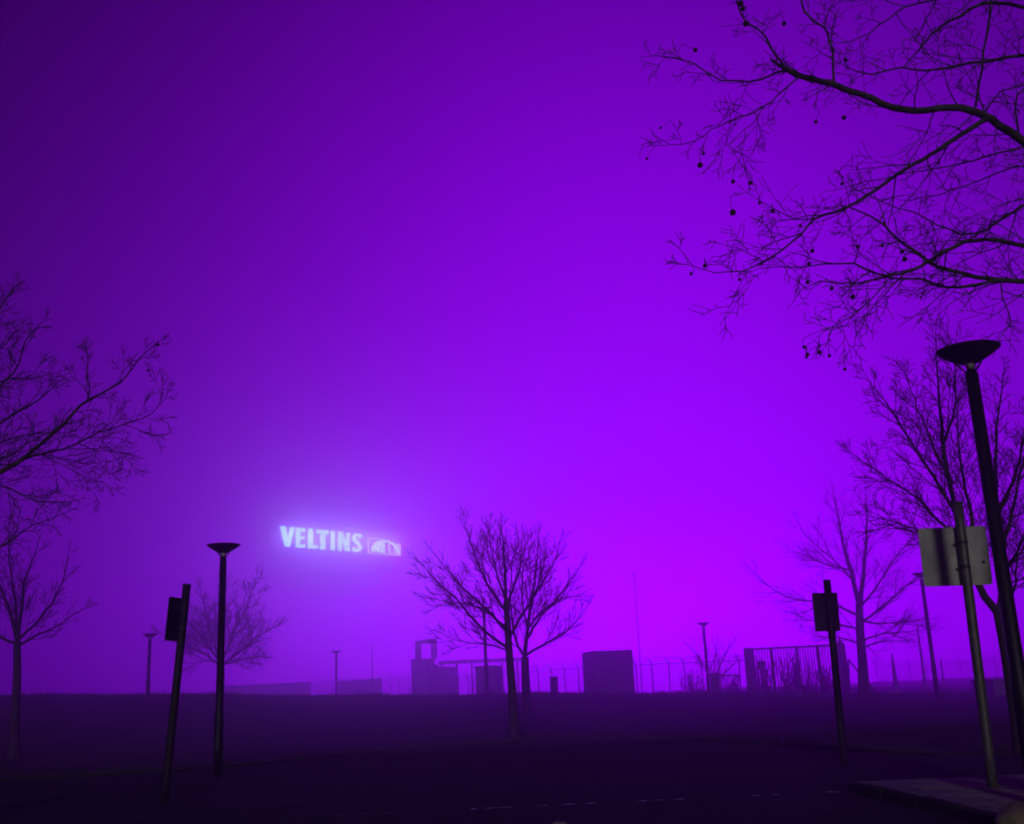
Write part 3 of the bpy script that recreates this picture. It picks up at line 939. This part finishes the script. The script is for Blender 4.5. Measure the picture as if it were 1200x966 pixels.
# ------------------------------------------------------------------ gate
A, Bp = P(877, 812, 58.5), P(991, 812, 57.0)
A.z = Bp.z = terrain((A.x + Bp.x) / 2, 58) - 0.05
ang = math.atan2(Bp.y - A.y, Bp.x - A.x)
Lg = (Bp - A).length
gate = empty('sliding_gate', A, 'barred gate between two thick posts on the crest', 'gate', rz=ang)
Hg = P(880, 760, 58.5).z - A.z
MB().box((-0.02, -0.25, -0.2), (0.46, 0.25, Hg + 0.03), bev=0.02).build('gate_post', 'steel_dark', gate)
MB().box((Lg - 0.20, -0.25, -0.2), (Lg + 0.24, 0.25, Hg - 0.08), bev=0.02).build('gate_post', 'steel_dark', gate)
MB().prism([(Lg - 0.20, Hg - 0.08), (Lg + 0.24, Hg - 0.08), (Lg - 0.0, Hg + 0.30)], -0.2, 0.2).build('post_cap', 'steel_dark', gate)
MB().box((0.46, -0.05, Hg - 0.10), (Lg - 0.20, 0.05, Hg)).build('top_rail', 'steel_dark', gate)
MB().box((0.46, -0.05, 0.12), (Lg - 0.20, 0.05, 0.24)).build('bottom_rail', 'steel_dark', gate)
for px in (908, 936, 958):
    x = (P(px, 800, 58).x - A.x) / cos(ang)
    MB().box((x - 0.07, -0.045, 0.0), (x + 0.07, 0.045, Hg - 0.10)).build('upright', 'steel_dark', gate)
BAR = MB().tube([Vector((0, 0, 0.24)), Vector((0, 0, Hg - 0.10))], [0.024, 0.024], 5).mesh('bar')
x = 0.62
while x < Lg - 0.25:
    o = link('bar', BAR, 'steel_dark', gate)
    o.location = (x, 0, 0)
    x += 0.14
# stair rail / brace to the right of the gate
A2 = P(996, 772, 56.0)
e2 = P(1027, 812, 55.0)
b2 = Vector((A2.x, A2.y, terrain(A2.x, A2.y)))
rail = empty('stair_handrail', b2, 'slanting handrail running down to the right of the gate', 'handrail')
loc = lambda px, py, d: P(px, py, d) - b2
MB().tube([loc(994, 773, 56), loc(1010, 792, 55.5), loc(1027, 812, 55), loc(1027, 824, 55)], [0.045] * 4, 6).build('rail', 'steel_dark', rail)
MB().tube([loc(1006, 787, 55.6), loc(1007.5, 826, 55.6)], [0.05, 0.05], 6).build('rail_post', 'steel_dark', rail)
MB().tube([loc(996, 807, 56), loc(1026, 810, 55)], [0.035, 0.035], 6).build('low_rail', 'steel_dark', rail)
MB().tube([loc(994, 773, 56), loc(996, 826, 56)], [0.05, 0.05], 6).build('rail_post', 'steel_dark', rail)

# ------------------------------------------------------------------ perimeter fence
FA, FB = Vector((-21.5, 104.0, 0)), Vector((13.3, 62.0, 0))
fdir = (FB - FA).normalized()
FL = (FB - FA).length
fence = empty('perimeter_fence', (FA.x, FA.y, terrain(FA.x, FA.y)), 'tall mesh fence with kinked posts along the skyline', 'fence', rz=math.atan2(fdir.y, fdir.x))
FH = 2.55
POST = MB().tube([Vector((0, 0, -0.6)), Vector((0, 0, FH - 0.35)), Vector((0, -0.05, FH - 0.27)), Vector((-0.06, -0.26, FH))], [0.038, 0.038, 0.036, 0.028], 7).mesh('fence_post', True)
STEP = 1.36
mm = MB()
for i in range(13):
    x = 0.1 + i * (STEP - 0.2) / 12
    mm.tube([Vector((x, 0, 0.05)), Vector((x, 0, FH - 0.38))], [0.006, 0.006], 3, cap=False)
for k in range(14):
    z = 0.06 + k * (FH - 0.46) / 13
    mm.tube([Vector((0.05, 0, z)), Vector((STEP - 0.05, 0, z))], [0.006, 0.006], 3, cap=False)
MESHP = mm.mesh('mesh_panel')
WIRE = MB().tube([Vector((0, -0.1, FH - 0.17)), Vector((STEP, -0.1, FH - 0.17))], [0.012, 0.012], 4).tube([Vector((-0.04, -0.22, FH - 0.04)), Vector((STEP - 0.04, -0.22, FH - 0.04))], [0.012, 0.012], 4).mesh('barbed_wire')
RAILF = MB().tube([Vector((0, 0, FH - 0.37)), Vector((STEP, 0, FH - 0.37))], [0.022, 0.022], 5).mesh('fence_rail')
rng = random.Random(77)
zf = terrain(FA.x, FA.y)
for i in range(int(FL / STEP) + 1):
    p = FA + fdir * (i * STEP)
    dz = terrain(p.x, p.y) - zf
    o = link('fence_post', POST, 'galvanised', fence)
    o.location = (i * STEP, 0, dz)
    o.rotation_euler = (rng.uniform(-0.03, 0.03), rng.uniform(-0.035, 0.035), rng.uniform(-0.2, 0.2))
    if i < int(FL / STEP):
        for nme, me in (('mesh_panel', MESHP), ('barbed_wire', WIRE), ('fence_rail', RAILF)):
            o = link(nme, me, 'galvanised', fence)
            o.location = (i * STEP, 0, dz)
# a second run of plain posts behind the right hand side
FA2, FB2 = P(1030, 812, 96.0), P(1240, 812, 90.0)
fd2 = (Vector((FB2.x, FB2.y, 0)) - Vector((FA2.x, FA2.y, 0)))
FL2 = fd2.length
fence2 = empty('perimeter_fence', (FA2.x, FA2.y, terrain(FA2.x, FA2.y)), 'faint low mesh fence on the skyline right of the gate', 'fence', rz=math.atan2(fd2.y, fd2.x))
for i in range(int(FL2 / STEP) + 1):
    o = link('fence_post', POST, 'galvanised', fence2)
    o.location = (i * STEP, 0, -0.45)
    o.rotation_euler = (rng.uniform(-0.03, 0.03), rng.uniform(-0.035, 0.035), 0)
    if i < int(FL2 / STEP):
        for nme, me in (('mesh_panel', MESHP), ('fence_rail', RAILF)):
            o = link(nme, me, 'galvanised', fence2)
            o.location = (i * STEP, 0, -0.45)

# ------------------------------------------------------------------ container, huts and boxes behind the crest
def corner_block(name, label, cat, pxl, pxr, top_py, dist, depth, yaw, wall, group=None):
    a, c = P(pxl, 812, dist), P(pxr, 812, dist)
    w = (c.x - a.x)
    cx = (a.x + c.x) / 2
    gz = min(terrain(cx - w / 2, dist), terrain(cx + w / 2, dist)) - 0.1
    h = P((pxl + pxr) / 2, top_py, dist).z - gz
    r = empty(name, (cx, dist, gz), label, cat, group, rz=yaw)
    return r, w, h

r, w, h = corner_block('storage_container', 'large dark box-shaped storage container on the crest', 'container', 687, 741, 763, 60.0, 2.0, radians(14), 'paint_dark')
w2, d2 = w / 2 * 0.86, 0.95
MB().box((-w2, -d2, 0), (w2, d2, h - 0.10)).build('body', 'paint_dark', r)
MB().box((-w2 - 0.05, -d2 - 0.05, h - 0.10), (w2 + 0.05, d2 + 0.05, h), bev=0.03).build('roof', 'roof_felt', r)
for sx in (-1, 1):
    for sy in (-1, 1):
        MB().box((sx * w2 - 0.05, sy * d2 - 0.05, 0), (sx * w2 + 0.05, sy * d2 + 0.05, h - 0.10), bev=0.01).build('corner_post', 'steel_dark', r)
RIB = MB().box((-0.05, -0.03, 0.12), (0.05, 0.0, h - 0.16), bev=0.008).mesh('wall_rib')
k = -w2 + 0.22
while k < w2 - 0.15:
    o = link('wall_rib', RIB, 'paint_dark', r)
    o.location = (k, -d2 - 0.001, 0)
    k += 0.24
dr = MB().box((w2 + 0.002, -0.45, 0.1), (w2 + 0.03, 0.45, h - 0.3), bev=0.005).build('door', 'steel_dark', r)
MB().box((w2 + 0.032, 0.28, 1.0), (w2 + 0.07, 0.33, 1.2)).build('door_handle', 'galvanised', dr)

# small cabinet
r, w, h = corner_block('utility_cabinet', 'narrow utility cabinet right of the twin trees on the crest', 'cabinet', 645.5, 654, 793, 54.0, 0.3, 0.1, 'paint_dark')
MB().box((-w / 2, -0.15, 0), (w / 2, 0.15, h - 0.05), bev=0.01).build('body', 'paint_dark', r)
MB().box((-w / 2 - 0.02, -0.18, h - 0.05), (w / 2 + 0.02, 0.18, h), bev=0.015).build('lid', 'steel_dark', r)
MB().box((-w / 2 + 0.03, -0.16, 0.5), (w / 2 - 0.03, -0.151, h - 0.12)).build('door', 'steel_dark', r)

# barrier box with arm
r, w, h = corner_block('barrier', 'barrier post with a level arm next to the lamp by the gate', 'barrier', 834, 844, 790, 56.0, 0.4, 0.0, 'paint_dark')
MB().box((-w / 2, -0.2, 0), (w / 2, 0.2, h), bev=0.02).build('housing', 'paint_dark', r)
MB().box((-w / 2 - 0.02, -0.22, h), (w / 2 + 0.02, 0.22, h + 0.05), bev=0.02).build('lid', 'steel_dark', r)
MB().tube([Vector((0.0, -0.26, h - 0.06)), Vector((1.15, -0.26, h - 0.14))], [0.05, 0.04], 8).build('arm', 'galvanised', r)

# block with a portal frame on top
r, w, h = corner_block('portal_building', 'fogged building with an open square frame on its roof', 'building', 486, 532, 776, 88.0, 2.0, radians(-8), 'render_wall')
MB().box((-w / 2, -1.2, 0), (-w * 0.06, 1.2, h + 0.15)).build('wall', 'render_wall', r)
MB().box((-w * 0.06 + 0.36, -1.0, 0), (w / 2, 1.2, h - 0.55)).build('wall', 'render_wall', r)
MB().box((-w * 0.06, -0.9, h * 0.62), (-w * 0.06 + 0.36, 1.1, h - 0.2)).build('wall', 'render_wall', r)
MB().box((-w / 2 - 0.08, -1.3, h + 0.15), (-w * 0.04, 1.3, h + 0.27)).build('roof', 'roof_felt', r)
MB().box((-w * 0.06 + 0.30, -1.1, h - 0.55), (w / 2 + 0.08, 1.3, h - 0.43)).build('roof', 'roof_felt', r)
ft = P(500, 750, 88).z - r.location.z
x0, x1 = -w / 2 + 0.14, -w / 2 + 1.80
MB().box((x0, -0.35, h + 0.27), (x0 + 0.36, 0.35, ft - 0.32)).build('frame_upright', 'render_wall', r)
MB().box((x1 - 0.36, -0.35, h + 0.27), (x1, 0.35, ft - 0.26)).build('frame_upright', 'render_wall', r)
MB().prism([(x0, ft - 0.32), (x1, ft - 0.26), (x1, ft + 0.06), (x0, ft - 0.04)], -0.35, 0.35).build('frame_lintel', 'render_wall', r)

# open canopy with columns
r, w, h = corner_block('canopy', 'faint open canopy on slim columns behind the nearer lamp', 'canopy', 517, 612, 773, 100.0, 3.0, radians(-4), 'concrete')
MB().box((-w / 2, -1.5, h - 0.28), (w / 2, 1.5, h), bev=0.02).build('roof', 'concrete', r)
for k in range(6):
    x = -w / 2 + 0.25 + k * (w - 0.5) / 5
    MB().lathe([(0.11, -0.1), (0.11, h - 0.29)], 10, (x, -1.2, 0)).build('column', 'concrete', r)
# booth under it
r, w, h = corner_block('booth', 'boxy booth beneath the canopy behind the lamp', 'booth', 560, 587, 780, 66.0, 1.4, radians(-10), 'paint_dark')
MB().box((-w / 2, -0.6, 0), (w / 2, 0.6, h - 0.16)).build('wall', 'paint_dark', r)
MB().prism([(-w / 2 - 0.06, h - 0.16), (w / 2 + 0.06, h - 0.16), (w / 2 + 0.02, h - 0.08), (w / 2 - 0.2, h), (-w / 2 - 0.02, h - 0.02)], -0.66, 0.66).build('roof', 'roof_felt', r)
MB().box((-0.3, -0.64, 0), (0.2, -0.602, h - 0.4)).build('door', 'steel_dark', r)
# long low buildings on the left skyline
r, w, h = corner_block('low_shed', 'long low flat-roofed shed in fog behind the left lamp', 'shed', 262, 360, 802, 106.0, 4.0, radians(-3), 'render_wall')
MB().box((-w / 2, -1.5, -0.2), (w / 2, 1.5, h - 0.15)).build('wall', 'render_wall', r)
MB().box((-w / 2 - 0.1, -1.6, h - 0.15), (w / 2 + 0.1, 1.6, h), bev=0.02).build('roof', 'roof_felt', r)
for k in range(4):
    x = -w / 2 + 0.8 + k * (w - 1.6) / 3
    wn_ = MB().box((x - 0.35, -1.53, h - 0.95), (x + 0.35, -1.503, h - 0.4)).build('window', 'lamp_metal', r)
r, w, h = corner_block('low_shed', 'stubby low shed left of the portal frame building, behind the small distant lamp', 'shed', 398, 446, 797, 98.0, 4.0, radians(4), 'render_wall')
MB().box((-w / 2, -1.3, -0.2), (w / 2, 1.3, h - 0.12)).build('wall', 'render_wall', r)
MB().prism([(-w / 2 - 0.08, h - 0.12), (w / 2 + 0.08, h - 0.12), (w / 2 + 0.08, h + 0.04), (-w / 2 - 0.08, h - 0.04)], -1.4, 1.4).build('roof', 'roof_felt', r)
MB().box((0.2, -1.33, 0.1), (1.0, -1.303, h - 0.3)).build('door', 'steel_dark', r)
# low wall block at the right
r, w, h = corner_block('low_block', 'low dark flat-topped hut right of the big sign post', 'hut', 1152, 1262, 794, 47.0, 3.0, radians(2), 'render_wall')
MB().box((-w / 2, -1.0, -0.2), (w / 2, 1.0, h - 0.12)).build('wall', 'render_wall', r)
MB().box((-w / 2 - 0.04, -1.08, h - 0.12), (w / 2 + 0.04, 1.08, h), bev=0.02).build('roof', 'roof_felt', r)

# ------------------------------------------------------------------ thin masts
def mast(px_top, py_top, dist, r0, r1, label, head=False):
    tp = P(px_top, py_top, dist)
    b = Vector((tp.x, tp.y, terrain(tp.x, tp.y)))
    H = tp.z - b.z
    o = empty('mast', b, label, 'mast', 'thin masts on the skyline')
    MB().lathe([(r0 * 1.6, -0.1), (r0 * 1.6, 0.25), (r0, 0.3), (r1, H)], 10).build('shaft', 'galvanised', o, True)
    if head:
        MB().box((-0.26, -0.1, H - 0.02), (0.26, 0.12, H + 0.16), bev=0.03).build('floodlight_head', 'paint_dark', o)
        MB().box((-0.32, -0.03, H - 0.10), (0.32, 0.03, H - 0.03)).build('crossbar', 'steel_dark', o)
mast(743, 675, 112.0, 0.07, 0.045, 'tall thin mast with a small head right of the container', True)
mast(436, 756, 96.0, 0.09, 0.05, 'thin bare mast above the stubby low shed')
mast(1045, 765, 62.0, 0.15, 0.04, 'short tapering mast right of the gate-side tree')
mast(1075, 735, 66.0, 0.09, 0.05, 'thin mast just left of the lamp by the large sign')
mast(1102, 772, 70.0, 0.07, 0.04, 'thin low mast just right of the lamp by the large sign')

# ------------------------------------------------------------------ boulders
def boulder(px, dist, w, h, label, seed, gz=0.0):
    p = P(px, 950, dist)
    rr = random.Random(seed)
    import bmesh
    bm = bmesh.new()
    bmesh.ops.create_icosphere(bm, subdivisions=4, radius=1.0)
    ph = [(Vector((rr.gauss(0, 1), rr.gauss(0, 1), rr.gauss(0, 1))).normalized(), rr.uniform(1.5, 5), rr.uniform(0, 6)) for _ in range(16)]
    pl = [(Vector((rr.gauss(0, 1), rr.gauss(0, 1), rr.gauss(0, 0.8))).normalized(), rr.uniform(0.72, 0.9)) for _ in range(9)]
    for v in bm.verts:
        c = v.co.normalized()
        k = 1 + sum(0.018 * sin(f * 2 * c.dot(a) + q) for a, f, q in ph)
        for a, lim in pl:
            d = c.dot(a) * k
            if d > lim:
                k *= lim / d * 0.5 + 0.5
        v.co = Vector((c.x * w / 2, c.y * w / 2 * 0.9, c.z * h)) * k
    me = bpy.data.meshes.new('boulder')
    bm.to_mesh(me)
    bm.free()
    me.polygons.foreach_set('use_smooth', [True] * len(me.polygons))
    o = link('boulder', me, 'boulder')
    o.location = (p.x, p.y, gz)
    return tag(o, label, 'boulder', 'boulders along the car park')
boulder(649, 10.2, 0.54, 0.31, 'rounded boulder top at the bottom edge near the middle', 5)
boulder(1203, 10.2, 0.62, 0.20, 'boulder lying on the pavement in the bottom right corner', 9, gz=0.12)

# ------------------------------------------------------------------ lit sign on the arena front
SL, SR = P(326.8, 640.3, 95.0), P(468.5, 651.5, 106.5)
ex_ = Vector((SR.x - SL.x, SR.y - SL.y, 0))
SLEN = ex_.length
ex_.normalize()
sign_rot = math.atan2(ex_.y, ex_.x)
gz = terrain(SL.x, SL.y)
sign = empty('illuminated_sign', (SL.x, SL.y, gz), 'glowing pale blue VELTINS letters and arena emblem in the fog', 'sign', rz=sign_rot)
ZB = SL.z - gz
SH = P(326.8, 616.8, 95.0).z - SL.z
slope = (SR.z - SL.z) / SLEN
def at_px(px):
    """distance along the sign of the point seen in column px"""
    lo, hi = -0.1, 1.2
    for _ in range(40):
        m_ = (lo + hi) / 2
        w_ = SL.lerp(SR, m_) - EYE
        x_ = 600 + FPX * w_.dot(_R) / w_.dot(_F)
        if x_ < px: lo = m_
        else: hi = m_
    return lo * SLEN
T = 0.235
def letter_shapes(c):
    """outlines in a unit box, stroke width set for a bold condensed face with flared ends"""
    if c == 'V': return [[(0.0, 1), (0.36, 1), (0.54, 0.30), (0.70, 1), (1.0, 1), (0.68, 0.0), (0.36, 0.0)]]
    if c == 'E': return [[(0, 0), (0.98, 0), (1.0, 0.19), (0.42, 0.15), (0.42, 0.43), (0.86, 0.43), (0.86, 0.58), (0.42, 0.58), (0.42, 0.85), (0.98, 0.82), (0.96, 1), (0, 1)]]
    if c == 'L': return [[(0, 0), (0.98, 0), (1.0, 0.20), (0.44, 0.15), (0.44, 1), (0, 1)]]
    if c == 'T': return [[(0.30, 0), (0.70, 0), (0.68, 0.83), (0.98, 0.78), (1.0, 1), (0, 1), (0.02, 0.78), (0.32, 0.83)]]
    if c == 'I': return [[(0.05, 0), (0.95, 0), (0.90, 0.5), (0.95, 1), (0.05, 1), (0.10, 0.5)]]
    if c == 'N': return [[(0, 0), (0.27, 0), (0.26, 0.60), (0.66, 0.0), (1.0, 0), (1.0, 1), (0.73, 1), (0.74, 0.40), (0.34, 1), (0, 1)]]
    if c == 'S':
        path = [(0.92, 0.80), (0.80, 0.90), (0.52, 0.92), (0.24, 0.84), (0.20, 0.70), (0.36, 0.58), (0.64, 0.45), (0.80, 0.31), (0.74, 0.16), (0.48, 0.085), (0.20, 0.10), (0.06, 0.19)]
        path = catmull(path, 0.06)
        L_, R_ = [], []
        for i, (x, z) in enumerate(path):
            a, b_ = path[max(0, i - 1)], path[min(len(path) - 1, i + 1)]
            dx, dz = b_[0] - a[0], b_[1] - a[1]
            l = math.hypot(dx, dz)
            k_ = i / (len(path) - 1)
            hx, hz = 0.175, 0.085
            nx, nz = -dz / l, dx / l
            L_.append((x + nx * hx, z + nz * hz))
            R_.append((x - nx * hx, z - nz * hz))
        return [[L_[i], R_[i], R_[i + 1], L_[i + 1]] for i in range(len(path) - 1)]
for c, a, b_, zt in (('V', 326.8, 343.6, 0), ('E', 345.8, 356.4, 0), ('L', 360.0, 371.2, 0), ('T', 370.0, 383.6, 0), ('I', 386.2, 391.2, 0), ('N', 395.2, 408.4, 0), ('S', 411.5, 422.8, 0)):
    x0, x1 = at_px(a), at_px(b_)
    mb = MB()
    for poly in letter_shapes(c):
        mb.prism([(x0 + x * (x1 - x0), ZB + slope * (x0 + x * (x1 - x0)) + z * SH) for x, z in poly], -0.22, -0.06)
    mb.build('letter', 'letter', sign)
# emblem: framed half dome beside an arched gallery
ex0, ex1 = at_px(429.8), at_px(468.3)
EW, EZ0, EH = ex1 - ex0, ZB + slope * (ex0 + ex1) / 2 - 0.02 * SH, SH * 0.86
em = lambda x, z: (ex0 + x * EW, EZ0 + z * EH)
def bars(name, rects, m):
    for (a, b_, c, d) in rects:
        MB().prism([em(a, b_), em(c, b_), em(c, d), em(a, d)], -0.20, -0.08).build(name, m, sign)
bars('emblem_frame', [(0, 0, 1, 0.05), (0, 0.05, 0.025, 0.95), (0.975, 0.05, 1.0, 0.85), (0, 0.95, 0.50, 1.0)], 'logo_dim')
def dome(x): return 0.16 + 0.74 * sqrt(max(0, 1 - ((x - 0.5) / 0.40) ** 2))
for a, b_ in ((0.115, 0.165), (0.19, 0.24), (0.268, 0.35), (0.378, 0.43), (0.457, 0.50)):
    pts = [em(a, 0.13), em(b_, 0.13)] + [em(b_ + (a - b_) * k / 5, dome(b_ + (a - b_) * k / 5)) for k in range(6)]
    MB().prism(pts, -0.20, -0.08).build('emblem_panel', 'logo_lit', sign)
arc = [(0.5 + 0.45 * sin(pi / 2 * k / 12), 0.15 + 0.79 * cos(pi / 2 * k / 12)) for k in range(13)]
arc2 = [(0.5 + 0.385 * sin(pi / 2 * k / 12), 0.15 + 0.69 * cos(pi / 2 * k / 12)) for k in range(13)]
mb = MB()
for k in range(12):
    mb.prism([em(*arc2[k]), em(*arc2[k + 1]), em(*arc[k + 1]), em(*arc[k])], -0.20, -0.08)
mb.build('emblem_arch', 'logo_lit', sign)
bars('emblem_frame', [(0.5, 0.10, 0.955, 0.15), (0.63, 0.15, 0.67, 0.72), (0.80, 0.15, 0.83, 0.50)], 'logo_dim')
mb = MB()
mb.prism([em(*p) for p in [(0.95, 0.12), (0.97, 0.12), (0.97, 0.72), (0.86, 0.76), (0.93, 0.52)]], -0.20, -0.08)
mb.build('emblem_panel', 'logo_dim', sign)
# slim steel carrier behind the letters
for z in (0.15, 0.85):
    MB().prism([(-0.2, ZB + z * SH - 0.03), (SLEN + 0.2, ZB + slope * SLEN + z * SH - 0.03), (SLEN + 0.2, ZB + slope * SLEN + z * SH + 0.03), (-0.2, ZB + z * SH + 0.03)], -0.05, 0.0).build('carrier_rail', 'steel_dark', sign)
for k in range(3):
    x = SLEN * (0.1 + 0.4 * k)
    MB().tube([Vector((x, 0.06, -1.0)), Vector((x, 0.06, ZB + slope * x + SH * 0.9))], [0.012, 0.01], 5).build('carrier_post', 'steel_dark', sign)
# unseen point lamps added at the letters to light up a halo
for k in range(6):
    px = 334 + 25 * k
    ld = bpy.data.lights.new('halo_lamp', 'POINT')
    ld.energy = 640.0
    ld.color = (0.36, 0.42, 1.0)
    ld.shadow_soft_size = 1.4
    lo = bpy.data.objects.new('halo_lamp', ld)
    COL.objects.link(lo)
    x = at_px(px)
    lo.parent = sign
    lo.location = (x, -0.6, ZB + slope * x + SH * 0.55)
# ellipsoid of denser fog added round the sign to shape its halo
me_ = MB().lathe([(max(0.001, sin(pi * k / 24)), -cos(pi * k / 24)) for k in range(25)], 40).mesh('halo_mist', True)
halo_mist = link('halo_mist', me_, None)
mc = P(384, 630, 100.0)
halo_mist.location = mc
halo_mist.scale = (8.6, 3.6, 5.9)
halo_mist.rotation_euler = (0, 0, sign_rot)
mm_ = bpy.data.materials.new('halo_air')
mm_.use_nodes = True
q_ = mm_.node_tree
q_.nodes.clear()
o_ = q_.nodes.new('ShaderNodeOutputMaterial')
v_ = q_.nodes.new('ShaderNodeVolumePrincipled')
v_.inputs['Color'].default_value = (0.97, 0.97, 0.98, 1)
v_.inputs['Density'].default_value = 0.11
v_.inputs['Anisotropy'].default_value = 0.75
q_.links.new(v_.outputs['Volume'], o_.inputs['Volume'])
me_.materials.append(mm_)
tag(halo_mist, 'pale fog added round the lit letters to shape their halo', 'halo_mist', kind='stuff')

# ------------------------------------------------------------------ fog
hb = MB().box((-95, -34, -2.5), (95, 128, 24.0))
haze = hb.build('haze', None)
def air(name, density):
    hm = bpy.data.materials.new(name)
    hm.use_nodes = True
    ht = hm.node_tree
    ht.nodes.clear()
    ho = ht.nodes.new('ShaderNodeOutputMaterial')
    pv = ht.nodes.new('ShaderNodeVolumePrincipled')
    pv.inputs['Color'].default_value = (0.97, 0.5, 1.0, 1)
    pv.inputs['Density'].default_value = density
    pv.inputs['Anisotropy'].default_value = HAZE_G
    ht.links.new(pv.outputs['Volume'], ho.inputs['Volume'])
    return hm
haze.data.materials.append(air('haze_air', HAZE_DENSITY))
# the thicker bank that lies on the lawn and everything behind it
bk = MB()
foot = [(-94, 23.0), (-20, 24.5), (0, 27.5), (20, 29.0), (94, 31.0), (94, 127), (-94, 127)]
nb = len(foot)
bk.add([Vector((x, y, -2.2)) for x, y in foot] + [Vector((x, y, 23.6)) for x, y in foot],
       [tuple(reversed(range(nb))), tuple(range(nb, 2 * nb))] + [(i, (i + 1) % nb, nb + (i + 1) % nb, nb + i) for i in range(nb)])
bank = bk.build('fog_bank', None)
bank.data.materials.append(air('bank_air', BANK_DENSITY))
tag(bank, 'thick violet fog bank lying over the hill and the far buildings', 'fog', kind='stuff')
tag(haze, 'violet night fog filling the air over lawn and car park', 'fog', kind='stuff')
